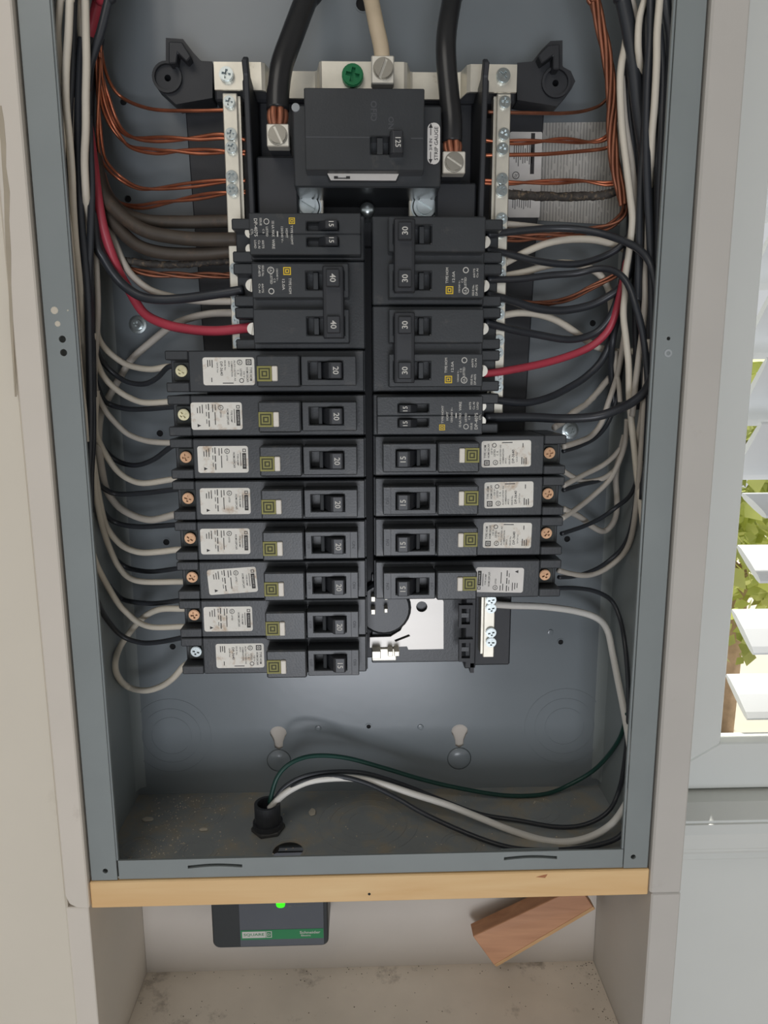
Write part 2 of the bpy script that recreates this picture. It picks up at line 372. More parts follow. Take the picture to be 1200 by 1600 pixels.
# chipped filler along the seam between board and plaster
RIDGE = mat('old_filler', (176, 165, 146), 0.8, var=0.08, vscale=60)
lft = [(-6, 165), (-2, 190), (1, 225), (3, 260), (6, 300), (7, 345), (9, 395), (13, 445), (15, 500), (19, 560), (23, 620)]
rgt = [(2, 165), (6, 190), (9, 225), (9, 260), (15, 300), (14, 345), (17, 395), (17, 445), (20, 500), (22, 560), (25, 620)]
b = MB(); va = [P(x, y, -4.75) for x, y in lft]; vb = [P(x, y, -4.75) for x, y in rgt]; n_ = len(va)
b.add(va + vb + [p + Vector((0, 0.6, 0)) for p in va] + [p + Vector((0, 0.6, 0)) for p in vb],
      [f_ for i in range(n_ - 1) for f_ in ((i, i + 1, n_ + i + 1, n_ + i), (2 * n_ + i, 2 * n_ + i + 1, i + 1, i), (3 * n_ + i, 3 * n_ + i + 1, n_ + i + 1, n_ + i))])
b.build('chipped_filler', RIDGE, bpy.data.objects['trim_1'])

# right wall with the window opening
WX0 = 274.0                                             # inner edge of the casing
zin, zout = 36.0, -3.0
w = MB(); w.box(203.8, 1200, 100, 118, -1200, -44); w.box(203.8, 232, 100, 118, -44, 1300); w.box(232, 1200, 100, 118, 830, 1300)
struct(w.build('wall_right', FRAMEWHITE))
win = thing('window_1', 'white louvered window in a painted casing beside the panel', None, (WX0, 110, zin)); win['kind'] = 'structure'
def zlow(x): return zin
b = MB(); b.prism([(212, 800), (212, zout), (WX0, zin), (WX0, 800)], 94, 112); b.build('casing_stile', FRAMEWHITE, win, bevel=1.0)
b = MB(); b.prism([(212, zout), (1100, zout), (1100, zin), (WX0, zin)], 94.4, 112); b.build('casing_rail', FRAMEWHITE, win, bevel=1.0)
b = MB(); b.box(WX0 - 24, WX0 - 3, 112, 205, zin - 10, 800); b.build('jamb', FRAMEWHITE, win, bevel=0.8)
b = MB(); b.prism_x([(64, -12), (61, -20), (62, -34), (66, -40), (84, -44), (112, -44), (112, -4), (80, -5)], 205, 1100); b.build('sill', FRAMEWHITE, win, bevel=1.6, seg=2, smooth=False)
b = MB(); b.prism_x([(84, -44), (84, -58), (92, -62), (112, -62), (112, -44)], 205, 1100); b.build('apron', FRAMEWHITE, win, bevel=1.0)
# louver slats: (row of far edge, row of near edge) as seen beside the casing; upper section tips one way, lower the other
def slat(vfar, vnear, Yf, Yn, xe, top=True):
    a = P(1165, vfar, Yf); c = P(1165, vnear, Yn); t = 5.0
    d = Vector((0, c.y - a.y, c.z - a.z)).normalized(); nrm = Vector((0, -d.z, d.y))
    mb = MB(); prof = []
    for k, q in ((0, 0.25), (0.12, 0.5), (0.5, 0.62), (0.88, 0.5), (1, 0.25), (1, -0.25), (0.88, -0.5), (0.5, -0.62), (0.12, -0.5), (0, -0.25)):
        p = a + (c - a) * k; p = Vector((0, p.y, p.z)) + nrm * t * q; prof.append((p.y, p.z))
    mb.prism_x(prof, xe, xe + 560); return mb
for vf, vn, yf, yn in ((348, 232, 182, 138), (452, 338, 182, 138), (560, 452, 182, 138), (664, 560, 182, 138), (748, 661, 182, 138)):
    slat(vf, vn, yf, yn, 308).build('louver', SLATWHITE, win, smooth=False)
up0 = slat(348, 232, 182, 138, 308); dz_ = P(1165, 348, 182).z - P(1165, 452, 182).z
for k in range(1, 8):
    mb = MB(); mb.add([p + Vector((0, 0, dz_ * k)) for p in up0.v], up0.f); mb.build('louver', SLATWHITE, win, smooth=False)
b = MB(); b.box(212, 1100, 94.2, 112, 800, 870); b.build('casing_head', FRAMEWHITE, win, bevel=1.0)
for vf, vn, yf, yn in ((772, 808, 180, 140), (853, 910, 180, 140), (953, 1022, 180, 140), (1054, 1124, 180, 140)):
    slat(vf, vn, yf, yn, 320).build('louver', SLATWHITE, win, smooth=False)
a = P(1150, 1150, 178); c = P(1175, 1215, 122)
b = MB(); d = (c - a); nz = Vector((0, -d.z, d.y)).normalized()
prof = [(a.y, a.z), (c.y, c.z), (c.y - 3, c.z - 5), (c.y, c.z - 11), (c.y + 6, c.z - 12), (c.y + 9, c.z - 7), (a.y, a.z - 12)]
b.prism_x(prof, 312, 860); b.build('bottom_rail', SLATWHITE, win, bevel=1.0)

# outside, seen between the louvers: ground, trees
gd = MB(); gd.box(-3000, 9000, 900, 9000, -1300, -1200); o = struct(gd.build('ground_outside', mat('sunlit_ground', (206, 200, 186), 0.9, var=0.1, vscale=2)))
def tree(label, x, y, z0, rx, rz, n, seed, group):
    rnd = random.Random(seed); t = thing('garden_tree', label, 'tree', (x, y, -1200), group)
    tr = MB(); p0 = Vector((x, y, -1200)); tr.tube([p0, p0 + Vector((30, 10, 700)), Vector((x - 40, y, z0)), Vector((x + 60, y + 20, z0 + rz * 0.7))], [60, 48, 36, 12], 8)
    for k in range(5):
        a = k * 1.3; tr.tube([Vector((x - 20, y, z0 - 100)), Vector((x + math.cos(a) * rx * 0.5, y + math.sin(a) * rx * 0.4, z0 + 120)), Vector((x + math.cos(a) * rx * 0.8, y + math.sin(a) * rx * 0.7, z0 + 260))], [26, 16, 6], 6)
    tr.build('trunk', BARK, t, smooth=True)
    cr = MB()
    for k in range(n):
        u = Vector((rnd.gauss(0, 1), rnd.gauss(0, 1), rnd.gauss(0, 1))).normalized() * (0.35 + 0.65 * rnd.random())
        c0 = Vector((x + u.x * rx, y + u.y * rx * 0.8, z0 + u.z * rz)); e1 = Vector((rnd.uniform(-1, 1), rnd.uniform(-1, 1), rnd.uniform(-1, 0.4))).normalized()
        e2 = e1.cross(Vector((rnd.uniform(-1, 1), rnd.uniform(-1, 1), rnd.uniform(-1, 1)))).normalized(); L_ = rnd.uniform(50, 95); W_ = L_ * 0.36
        cr.add([c0, c0 + e1 * L_ * 0.45 + e2 * W_, c0 + e1 * L_, c0 + e1 * L_ * 0.45 - e2 * W_], [(0, 1, 2, 3)])
    cr.build('crown', LEAF, t, fix=False)
tree('sunlit leafy tree outside, seen through the gap between the louver sections', 1150, 1900, 60, 420, 420, 1300, 3, 'trees outside the window')
tree('brown-branched shrub outside, glimpsed low between the lower louvers', 1560, 2500, -420, 520, 430, 1100, 5, 'trees outside the window')

# ---------------------------------------------------------------- the enclosure
box = thing('electrical_enclosure', 'grey enamelled steel electrical panel box, open, set between white boards', 'panel box', (0, 95, 0))
def keyhole(px, py):
    p = P(px, py, 95); o = []
    for k in range(13):
        a = math.radians(-40 + 260 * k / 12); o.append((p.x + 6.4 * math.cos(a), p.z + 4 + 5.6 * math.sin(a)))
    return o + [(p.x - 3.4, p.z - 3.5), (p.x - 3.1, p.z - 8), (p.x, p.z - 10), (p.x + 3.1, p.z - 8), (p.x + 3.4, p.z - 3.5)]
holes = [keyhole(435, 1153), keyhole(718, 1150)]
small = []
for px, py, r in ((576, 1135, 1.7), (876, 1003, 2.0), (250, 677, 2.3), (260, 847, 2.3), (270, 1010, 2.3), (193, 159, 2.3), (200, 311, 2.3), (926, 505, 2.2), (886, 842, 2.3), (567, 6, 4.5)):
    p = P(px, py, 95); holes.append(circle(p.x, p.z, r, 14)); small.append((p, r))
v, f = plate([(-BOXW, 0), (BOXW, 0), (BOXW, BOXH), (-BOXW, BOXH)], holes, 1.5)
b = MB(); b.add(shift(v, 0, 95), f); bpn = b.build('back_panel', PAINT_BACK, box)
for p, r in small:
    q = MB(); q.ring((p.x, 95, p.z), r, r + 0.9, -0.35, 0.1, 16); q.build('hole_rim', PAINT_BACK, bpn)
    q = MB(); q.lathe((p.x, 96.0, p.z), [(r * 1.25, 0.0), (r * 1.25, 1.3)], 14); q.build('hole_shade', DARKGAP, bpn)  # dark disc added behind each small hole to paint the shade inside it
b = MB(); b.box(-BOXW, -BOXW + 1.5, 0.8, 95, 0, BOXH); b.build('side_panel', PAINT, box)
b = MB(); b.box(BOXW - 1.5, BOXW, 0.8, 95, 0, BOXH); b.build('side_panel', PAINT, box)
b = MB(); b.box(-BOXW, BOXW, 0.8, 95, BOXH, BOXH + 1.5); b.build('top_panel', PAINT, box)
# folded seams in the back corners
for s in (-1, 1):
    b = MB(); x = s * (BOXW - 1.5); b.add([(x, 88, 8), (x - s * 2.2, 93.5, 8), (x - s * 6, 95, 8), (x, 88, BOXH), (x - s * 2.2, 93.5, BOXH), (x - s * 6, 95, BOXH)], [(0, 1, 4, 3), (1, 2, 5, 4)])
    b.build('corner_fold', PAINT, box, smooth=True)
# bottom panel with an open knockout and the cord hole
ko = PZ(450, 1328, 1.5); bc = PZ(419, 1296, 1.5)
v, f = plate([(-BOXW, 0.8), (BOXW, 0.8), (BOXW, 95), (-BOXW, 95)], [circle(ko.x, ko.y, 10.5, 24), circle(bc.x, bc.y, 8.0, 20)], 1.5)
b = MB(); b.add([(x, z, y) for x, y, z in v], f); b.build('bottom_panel', PAINT_FLOOR, box)
def flange(name, outer, hl, y0=0.0):
    v, f = plate(outer, hl, 1.4); q = MB(); q.add(shift(v, 0, y0), f); return q.build(name, PAINT, box)
def hp(px, py, r): p = P(px, py, 0); return circle(p.x, p.z, r, 14)
flange('flange', [(-BOXW, 0), (-BOXW + 16.4, 0), (-BOXW + 16.4, BOXH), (-BOXW, BOXH)], [hp(98, 530, 2.0), hp(100, 551, 2.0), hp(165, 1360, 1.7)], -0.6)
flange('flange', [(BOXW - 15.9, 0), (BOXW, 0), (BOXW, BOXH), (BOXW - 15.9, BOXH)], [hp(1044, 529, 1.1), hp(989, 1338, 1.7)], -0.6)
def dent(cx, cz, L_=35, t=2.2):
    up = [(cx - L_ / 2 + L_ * k / 10, cz + t / 2 + 1.2 * math.sin(math.pi * k / 10)) for k in range(11)]
    return up[::-1] + [(x, z - t) for x, z in up]
d1 = P(336, 1354, 0); d2 = P(829, 1341, 0)
flange('flange', [(-BOXW + 17.4, 0), (BOXW - 16.4, 0), (BOXW - 16.4, 13.2), (-BOXW + 17.4, 13.2)], [dent(d1.x, d1.z), dent(d2.x, d2.z)], 0.0)
for s in (-1, 1):                                       # returned lips behind the long flanges
    b = MB(); x = s * (BOXW - 16.2); b.box(min(x, x - s * 1.2), max(x, x - s * 1.2), 0.6, 2.6, 13, BOXH); b.build('flange_lip', PAINT, box)
# dents behind the slots in the bottom flange
for d in (d1, d2):
    b = MB(); b.box(d.x - 19, d.x + 19, 2.4, 3.4, d.z - 4, d.z + 5); b.build('slot_backing', PAINT, box)
# paint chips and a plugged hole on the long flanges
for px, py, r in ((85, 485, 2.2), (90, 506, 1.7), (106, 485, 0.5)):
    p = P(px, py, -0.6); q = MB(); q.lathe((p.x, -0.6, p.z), [(r, 0.05), (r * 0.8, -0.18)], 9); q.build('paint_fleck', CHIP, box)
p = P(1044, 552, -0.6); q = MB(); q.ring((p.x, -0.6, p.z), 1.2, 2.3, -0.25, 0.1, 16); q.build('hole_rim', BARE, box)
# pressed knockout rings in back and bottom, dimples around the keyholes
def back_rings(px, py, rs, a0=0, a1=2 * math.pi):
    p = P(px, py, 95)
    for r in rs:
        q = MB(); q.ring((p.x, 95, p.z), r - 0.35, r + 0.35, -0.28, 0.05, 40, 'y', a0, a1); q.build('knockout_ring', PAINT_BACK, box, smooth=False)
back_rings(268, 1150, (15, 22, 30)); back_rings(882, 1135, (15, 23, 31))
for px, py in ((435, 1160), (718, 1157)):
    p = P(px, py, 95); q = MB(); q.lathe((p.x, 95, p.z - 15), [(9.5, 0.05), (8.2, -0.5), (6.2, -1.3), (3.4, -1.8), (1.0, -1.95)], 28); q.build('keyhole_dimple', PAINT_BACK, box, smooth=True)
for px, py in ((497, 1138), (657, 1136), (860, 988)):
    p = P(px, py, 95); q = MB(); q.lathe((p.x, 95, p.z), [(2.4, 0.0), (2.2, -0.8), (1.2, -1.0)], 14); q.build('rivet', PAINT_BACK, box, smooth=False)
for px, py, rs in ((217, 1326, (10, 13)), (310, 1330, (10, 13)), (575, 1285, (14, 21, 28, 36)), (322, 1275, (10, 13)), (835, 1265, (12, 18)), (250, 1280, (9,)), (450, 1328, (12.5,)), (720, 1320, (11, 14))):
    p = PZ(px, py, 1.5)
    for r in rs:
        if p.y - r < 3: r = max(3, p.y - 3)
        q = MB(); q.ring((p.x, p.y, 1.5), r - 0.3, r + 0.3, -0.05, 0.25, 36, 'z'); q.build('knockout_ring', PAINT_FLOOR, box)
for px, py in ((214, 507), (892, 673)):
    p = P(px, py, 93); q = MB(); q.lathe((p.x, 95, p.z), [(6.2, 0), (6.0, -0.8), (4.4, -1.0)], 20); q.build('washer', ZINC, box)
    screw('cross', box, p.x, 93.2, p.z, ZINC, 3.4, 20, 'mounting_screw')
# instruction sheet and small rating label
p0, p1 = P(846, 192, 94.8), P(968, 352, 94.8)
sh = MB(); sh.add([(p0.x, 94.6, p0.z), (p1.x - 2, 94.6, p0.z + 1), (p1.x, 94.6, p1.z), (p0.x, 94.6, p1.z + 3), (p0.x, 94.85, p0.z), (p1.x - 2, 94.85, p0.z + 1), (p1.x, 94.85, p1.z), (p0.x, 94.85, p1.z + 3)],
                  [(0, 1, 2, 3), (4, 5, 6, 7), (0, 1, 5, 4), (1, 2, 6, 5), (2, 3, 7, 6), (3, 0, 4, 7)])
o = sh.build('instruction_sheet', STICKER); tag(o, 'white sheet of fine print stuck on the back of the panel box', 'label')
sm = thing('rating_sticker', 'smaller white rating sticker beside the sheet of fine print', 'label', (98, 84, 455))
q0, q1 = P(797, 206, 83.4), P(843, 340, 83.4)
b = MB(); b.prism(rounded(q0.x, q1.x, q1.z, q0.z, 1.0), 83.2, 83.5); b.build('paper', PAPER_CLEAN, sm)
b = MB(); b.rect(P(832, 245, 83)[0], 83.05, P(832, 240, 83)[2], 2.6, 25); b.build('black_bar', GREYPRINT, sm)
b = MB()
for k in range(9):
    b.rect(q0.x + 3 + k * 1.45, 83.05, P(800, 237 + (k % 3) * 3, 83).z, 0.55, 9 + (k * 7 % 5)); b.rect(q0.x + 3 + k * 1.45, 83.05, P(800, 310 + (k % 2) * 3, 83).z, 0.5, 12 - (k * 5 % 4))
u = P(806, 274, 83); b.ring((u.x, 83.05, u.z), 1.9, 2.4, 0, 0.1, 20); b.text('UL', u.x, 83.05, u.z, 1.6, 60)
b.build('print', PALEPRINT, sm)

# ---------------------------------------------------------------- interior base, neutral bars, straps
base = thing('interior_chassis', 'black moulded chassis behind the breakers with ears and side fins', 'panel interior', (0, 94, 115))
b = MB(); b.prism([(-116, 487), (116, 487), (110, 292), (105, 200), (60, 118), (-60, 118), (-105, 200), (-110, 292)], 84, 94); b.build('back_plate', BLACK2, base, bevel=0.8)
b = MB(); b.box(-62, 62, 66, 84, 122, 412); b.build('rail', BLACK2, base, bevel=1.0)
b = MB(); b.box(-66, 66, 62, 84, 400, 488); b.build('main_pocket', BLACK2, base, bevel=1.0)
b = MB(); b.box(-92, 92, 58, 88, 484, 501); b.box(-26, 22, 43, 58.5, 486, 498); b.build('cross_beam', BLACK2, base, bevel=1.2)
for s, pts in ((-1, ((332, 96), (314, 95), (302, 82), (286, 61), (259, 59), (259, 97), (245, 104), (237, 117), (241, 132), (275, 163), (332, 153))),
               (1, ((808, 98), (832, 96), (846, 78), (860, 64), (879, 63), (879, 104), (892, 111), (899, 127), (893, 139), (870, 166), (808, 156)))):
    pp = [P(x, y, 66) for x, y in pts]; c0 = P(262, 122, 66) if s < 0 else P(868, 130, 66)
    v, f = plate([(q.x, q.z) for q in pp], [circle(c0.x, c0.z, 2.0, 12)], 16); b = MB(); b.add(shift(v, 0, 66), f); b.build('ear', BLACK2, base, bevel=0.6)
    b = MB(); b.ring((c0.x, 66, c0.z), 7.5, 9.0, -2.2, 0.5, 24); b.build('ear_rim', BLACK2, base)
    pr = [P(x, y, 56) for x, y in (((262, 62), (283, 63), (297, 86), (290, 94), (276, 80), (274, 96), (262, 97)) if s < 0 else ((876, 66), (858, 68), (842, 84), (848, 97), (866, 84), (866, 106), (876, 106)))]
    b = MB(); b.prism([(q.x, q.z) for q in pr], 58, 70); b.build('ear_prong', BLACK2, base, bevel=0.6)
    b = MB(); x = -68 if s < 0 else 67.5
    b.prism_x([(24, 486), (20, 492), (26, 496), (32, 488), (60, 484), (84, 484), (84, 404), (50, 404), (30, 410)], x - 1.6, x + 1.6); b.build('side_fin', BLACK2, base, bevel=0.6)
    x = s * 53; b = MB(); b.box(min(x - 12, x + 12), max(x - 12, x + 12), 34, 64, 404, 446 if s < 0 else 432); b.build('lug_shelf', BLACK2, base, bevel=1.0)

def neutral_bar(label, x0, x1, z0, z1, yf, rows, px, extra=()):
    t = thing('neutral_bar', label, 'terminal bar', ((x0 + x1) / 2, yf + 8, z0), 'silver terminal bars')
    b = MB(); b.box(x0, x1, yf, yf + 8, z0, z1); b.build('bar', TIN, t, bevel=0.5)
    b = MB(); b.box(x0 - 1.5, x0, yf + 2.5, yf + 10, z0 + 1, z1 - 1) if x0 > 0 else b.box(x1, x1 + 1.5, yf + 2.5, yf + 10, z0 + 1, z1 - 1); b.build('bar_edge', TIN, t)
    for i, v_ in enumerate(rows):
        z = P(px(v_), v_, yf - 1).z
        screw('cross', t, (x0 + x1) / 2 + random.uniform(-0.4, 0.4), yf - 1.0, z, ZINC, 3.5, random.uniform(0, 90))
    return t
neutral_bar('silver neutral bar full of screws behind the left breaker column', -85.2, -76.6, 336, 484, 45, (160, 210, 231, 276, 297, 420, 462, 480, 500, 536), lambda v: 358)
neutral_bar('silver neutral bar full of screws behind the right breaker column', 78.0, 86.4, 292, 485, 45, (160, 210, 233, 280, 298, 342, 363, 409, 428, 473, 491, 532, 551, 592, 605), lambda v: 785)
# cross strap, stepped up and down along its length
st = thing('neutral_strap', 'stepped silver strap across the top joining both neutral bars', 'strap', (0, 46, 484))
path = [(-89, 42), (-61.5, 42), (-59.5, 43.5), (-57.5, 53), (-56, 54), (-31, 54), (-29.5, 53), (-27.5, 41), (-26, 40), (22, 40), (24, 41), (26.5, 53), (28, 54), (55, 54), (57, 53), (59.5, 43.5), (61.5, 42), (89, 42)]
b = MB(); n = len(path)
poly = [(x, y) for x, y in path] + [(x, y + 1.8) for x, y in path[::-1]]
for i in range(n - 1):
    (xa, ya), (xb, yb) = path[i], path[i + 1]
    z0, z1 = 484.5, 499.5
    b.add([(xa, ya, z0), (xb, yb, z0), (xb, yb, z1), (xa, ya, z1), (xa, ya + 1.8, z0), (xb, yb + 1.8, z0), (xb, yb + 1.8, z1), (xa, ya + 1.8, z1)], [(0, 1, 2, 3), (4, 5, 6, 7), (0, 1, 5, 4), (3, 2, 6, 7)] + ([(0, 3, 7, 4)] if i == 0 else []) + ([(1, 2, 6, 5)] if i == n - 2 else []))
b.build('strap', TIN, st)
p = P(354, 117, 41); screw('cross', st, p.x, 41, p.z, ZINC, 4.2, 10)
p = P(786, 119, 41); screw('cross', st, p.x, 41, p.z, ZINC, 4.2, 40)
p = P(551, 119, 38); screw('cross', st, p.x, 38.2, p.z, GREENSCREW, 6.3, 12, 'green_bonding_screw')['label'] = 'green bonding screw'
for s, px in ((-1, 385), (1, 758)):
    p = P(px, 134, 40); b = MB(); b.prism([(p.x - 2, p.z + 2.5), (p.x, p.z + 3.8), (p.x + 2, p.z + 2.5), (p.x + 2, p.z - 7), (p.x - 2, p.z - 7)], 38, 46); b.build('hook', BLACK2, base, bevel=0.6)
lug = thing('neutral_lug', 'square aluminium lug holding the cream cable above the main breaker', 'lug', (6, 40, 484))
p0, p1 = P(580, 86, 24), P(616, 131, 24)
b = MB(); b.box(p0.x, p1.x, 24, 31, p1.z, p0.z); b.build('lug_body', ALU, lug, bevel=0.6)
b = MB(); b.box(p0.x + 0.6, p1.x - 0.6, 31, 40, p1.z + 0.6, p0.z - 1); b.build('lug_shade_block', DARKMETAL, lug)  # shade under the lug put in as a dark rear block
p = P(599, 107, 23.6); screw('slot', lug, p.x, 23.4, p.z, ALUDARK, 5.2, -68)
b = MB(); b.ring((p.x, 24, p.z), 5.3, 5.9, -0.35, 0.2, 24); b.build('screw_collar', ALUDARK, lug)

# bus links under the main breaker
def bus_link(label, px, px2):
    c = P(px, 316, 40); t = thing('bus_link', label, 'connector', (c.x, 50, c.z - 12), 'bolted bus links')
    b = MB(); b.box(c.x - 9.5, c.x + 9.5, 44, 50, c.z - 16, c.z + 14); b.build('link_plate', TIN, t, bevel=0.5)
    b = MB(); b.lathe((c.x, 44, c.z - 2), [(7.5, 0), (7.5, -1.5), (6.8, -2.2)], 24); b.ring((c.x, 44, c.z - 2), 6.6, 8.4, -1.0, 0.1, 24); b.build('washer', ZINC, t)
    screw('slot', t, c.x, 40.8, c.z - 2, ZINC, 4.8, 30)
    x = c.x + px2; b = MB(); b.box(x - 2, x + 2, 42, 56, c.z - 16, c.z + 5); b.build('bus_edge', TIN, t, bevel=0.3)
bus_link('silver bolted link below the left part of the main breaker', 480, -15)
bus_link('silver bolted link below the right part of the main breaker', 664, 13)
scr = thing('rail_screw', 'round silver screw between the two breaker columns at the top', 'screw', (0, 60, 408))
p = P(574, 328, 38); b = MB(); b.lathe((p.x, 38, p.z), [(4.2, 6), (4.6, 0), (3.6, -2.2), (1.5, -3)], 18); b.build('screw_head', ZINC, scr, smooth=True)
b = MB(); b.lathe((p.x, 44, p.z), [(3.0, 0), (3.0, 22)], 12); b.build('shank', ZINC, scr)

# bare bus plate and the short neutral bar at the bottom of the right column
bp_ = thing('bus_plate', 'bright bare bus plate with a round hole below the right breaker column', 'bus bar', (30, 60, 125))
def pz(l, Y): return [(P(x, y, Y).x, P(x, y, Y).z) for x, y in l]
hc = P(659, 948, 60)
outl = pz([(637, 925), (686, 925), (693, 940), (693, 1014), (638, 1015), (636, 1010), (578, 1012), (578, 996), (610, 995), (626, 985), (636, 965)], 60)
v, f = plate(outl, [circle(hc.x, hc.z, 3.9, 20), [(P(616, 1000, 60).x, P(616, 1000, 60).z), (P(639, 991, 60).x, P(639, 991, 60).z), (P(641, 994, 60).x, P(641, 994, 60).z), (P(618, 1003, 60).x, P(618, 1003, 60).z)]], 3)
b = MB(); b.add(shift(v, 0, 60), f); b.build('plate', BUS, bp_)
for py, zz in ((1022, 0), (955, 0), (935, 0)):
    for px, wd, hh in ((588, 12, 9), (610, 7, 6), (620, 7, 6)) if py == 1022 else ((583, 6, 6), (603, 5, 5)):
        p = P(px, py + (0 if px < 600 else -2), 52); b = MB(); b.box(p.x - wd / 4, p.x + wd / 4, 50, 66, p.z - hh / 3.2, p.z + hh / 3.2); b.build('stab', TIN, bp_, bevel=0.4)
p = P(597, 1022, 58); b = MB(); b.box(p.x - 7, p.x + 10, 58, 68, p.z - 5, p.z + 4); b.build('stab_base', TIN, bp_, bevel=0.5)
hb = thing('bus_holder', 'black moulded holder for the short neutral bar below the right column', 'bar holder', (80, 90, 118))
b = MB(); p0, p1 = P(580, 922, 64), P(722, 1034, 64); b.box(p0.x, p1.x, 64, 86, p1.z, p0.z + 12); b.build('holder_plate', BLACK, hb, bevel=0.8)
p = P(600, 950, 60); b = MB(); b.lathe((p.x, 64, p.z), [(20, 0), (19, -4), (17, -6)], 28); b.build('round_boss', BLACK, hb, smooth=False)
p0, p1 = P(737, 925, 55), P(797, 1040, 55); b = MB(); b.box(p0.x, p1.x, 56, 88, p1.z, p0.z + 10); b.build('holder_block', BLACK2, hb, bevel=1.0)
p0, p1 = P(720, 930, 48), P(742, 1043, 48); b = MB(); b.box(p0.x + 3, p1.x, 46, 86, p1.z, p0.z + 10); b.build('holder_wall', BLACK2, hb, bevel=0.8)
for py in (962, 1015):
    p = P(728, py, 45); b = MB(); b.frame((p.x - 5, p.x + 4.5, p.z - 8, p.z + 8), (p.x - 3.2, p.x + 2.6, p.z - 5.5, p.z + 5.5), 43, 47); b.build('clip', BLACK2, hb)
    b = MB(); b.box(p.x - 3, p.x + 2, 45.5, 46.5, p.z - 1.5, p.z + 1.5); b.build('clip_tab', BLACK, hb)
p = P(737, 1045, 46); b = MB(); b.box(p.x - 1, p.x + 1.6, 46, 60, p.z - 3, p.z + 4); b.build('clip_foot', BLACK2, hb)
sb = thing('short_neutral_bar', 'short silver terminal bar with four screws below the right column', 'terminal bar', (80, 56, 130))
p0, p1 = P(757, 934, 42), P(772, 1028, 42); b = MB(); b.box(p0.x, p1.x, 43, 56, p1.z, p0.z + 8); b.build('bar', TIN, sb, bevel=0.5)
b = MB(); b.box(p0.x - 1.4, p0.x, 45, 56, p1.z + 2, p0.z + 6); b.build('bar_edge', TIN, sb)
for py in (937, 950, 988, 1003):
    p = P(767, py, 42); screw('cross', sb, p.x, 42, p.z, ZINC, 3.5, py * 7 % 90)

# ---------------------------------------------------------------- main breaker
mn = thing('main_breaker', 'large black main breaker marked 125 with a strip gauge label', 'circuit breaker', (0, 62, 421))
b = MB(); b.box(-41.5, 41.5, 14, 62, 424, 467); b.build('body', BLACK, mn, bevel=0.8)
zt, zb_, xl, xr = P(500, 137, 3).z, P(500, 266, 3).z, P(476, 200, 3).x, P(663, 200, 3).x
hx0, hx1, hz0, hz1 = P(579, 220, 3).x, P(628, 220, 3).x, P(600, 241, 3).z, P(600, 213, 3).z
b = MB(); b.frame((xl, xr, zb_, zt), (hx0, hx1, hz0, hz1), 3, 15); b.build('face', BLACK, mn, bevel=0.5)
b = MB(); b.box(xl + 0.6, hx0 - 0.5, 2.86, 3.1, P(0, 211, 3).z - 0.3, P(0, 211, 3).z + 0.25); b.build('seam', MOULDED, mn); b = MB(); b.box(hx1 + 5, xr - 0.6, 2.86, 3.1, P(0, 212, 3).z - 0.3, P(0, 212, 3).z + 0.25); b.build('seam', MOULDED, mn)
b = MB(); b.box(hx0 + 3.6, hx0 + 6.6, 4.5, 15, hz0 + 0.4, hz1 - 0.4); b.build('bridge', BLACK, mn)
hp0, hp1 = P(611, 200, -4), P(630, 240, -4)
b = MB(); b.prism_z([(hp0.x - 1, 15), (hp0.x - 0.5, -3), (hp0.x + 1.2, -4.5), (hp1.x - 0.4, -4.5), (hp1.x, -3), (hp1.x + 0.4, 15)], hp1.z, hp0.z - 1); b.build('handle', HANDLE, mn, bevel=0.4)
p = P(622, 222, -4.6); b = MB(); b.text('125', p.x, -4.58, p.z, 3.0, -90, sx=0.95); b.build('rating', WHITEPRINT, mn)
b = MB()
for s, px, py, h in (('OFF', 584, 170, 3.4), ('O', 584, 184, 3.4), ('ON', 611, 192, 3.0)):
    p = P(px, py, 3); b.text(s, p.x, 2.93, p.z, h, -90)
b.build('moulded_lettering', MOULDED, mn)
p0, p1 = P(668, 192, 14), P(687, 257, 14)
b = MB(); b.prism(rounded(p0.x, p1.x, p1.z, p0.z, 3.2, 5), 13.6, 14.05); sgl = b.build('strip_gauge_label', PAPER_CLEAN, mn)
cx, cz = (p0.x + p1.x) / 2, (p0.z + p1.z) / 2
b = MB(); b.text('STRIP GAUGE', cx + 1.4, 13.52, cz, 2.1, 90, width=17.5); b.text('3/4 IN', cx - 1.7, 13.52, cz - 0.5, 1.7, 90, width=6)
for s in (-1, 1):
    b.rect(cx - 1.7, 13.5, cz + s * 6.4, 0.45, 4.2); b.prism([(cx - 2.8, cz + s * 8.2), (cx - 0.6, cz + s * 8.2), (cx - 1.7, cz + s * 10.6)], 13.5, 13.6); b.rect(cx - 1.7, 13.5, cz + s * 10.9, 2.4, 0.4)
b.build('print', GREYPRINT, sgl)
for px, w_ in ((455, 0),):
    p = P(462, 168, 14); b = MB(); b.lathe((p.x, 14, p.z), [(2.4, 0), (2.2, -0.4)], 12); b.build('rivet', BARE, mn)
zl = P(560, 265, 6).z; p0, p1 = P(509, 266, 10), P(627, 286, 14)
b = MB(); b.add([(p0.x, 9, zl - 0.5), (p1.x - 1, 9, zl - 0.5), (p1.x - 3, 13.2, p1.z), (p0.x + 2, 13.2, p1.z), (p0.x, 30, zl - 0.5), (p1.x - 1, 30, zl - 0.5), (p1.x - 3, 30, p1.z), (p0.x + 2, 30, p1.z)],
              [(0, 1, 2, 3), (4, 5, 6, 7), (0, 1, 5, 4), (1, 2, 6, 5), (2, 3, 7, 6), (3, 0, 4, 7)]); b.build('lower_lip', BLACK, mn)
b = MB(); za, zb2 = zl - 0.8, p1.z + 0.8
def lipy(z): return 9 + 4.2 * (zl - 0.5 - z) / (zl - 0.5 - p1.z) - 0.25
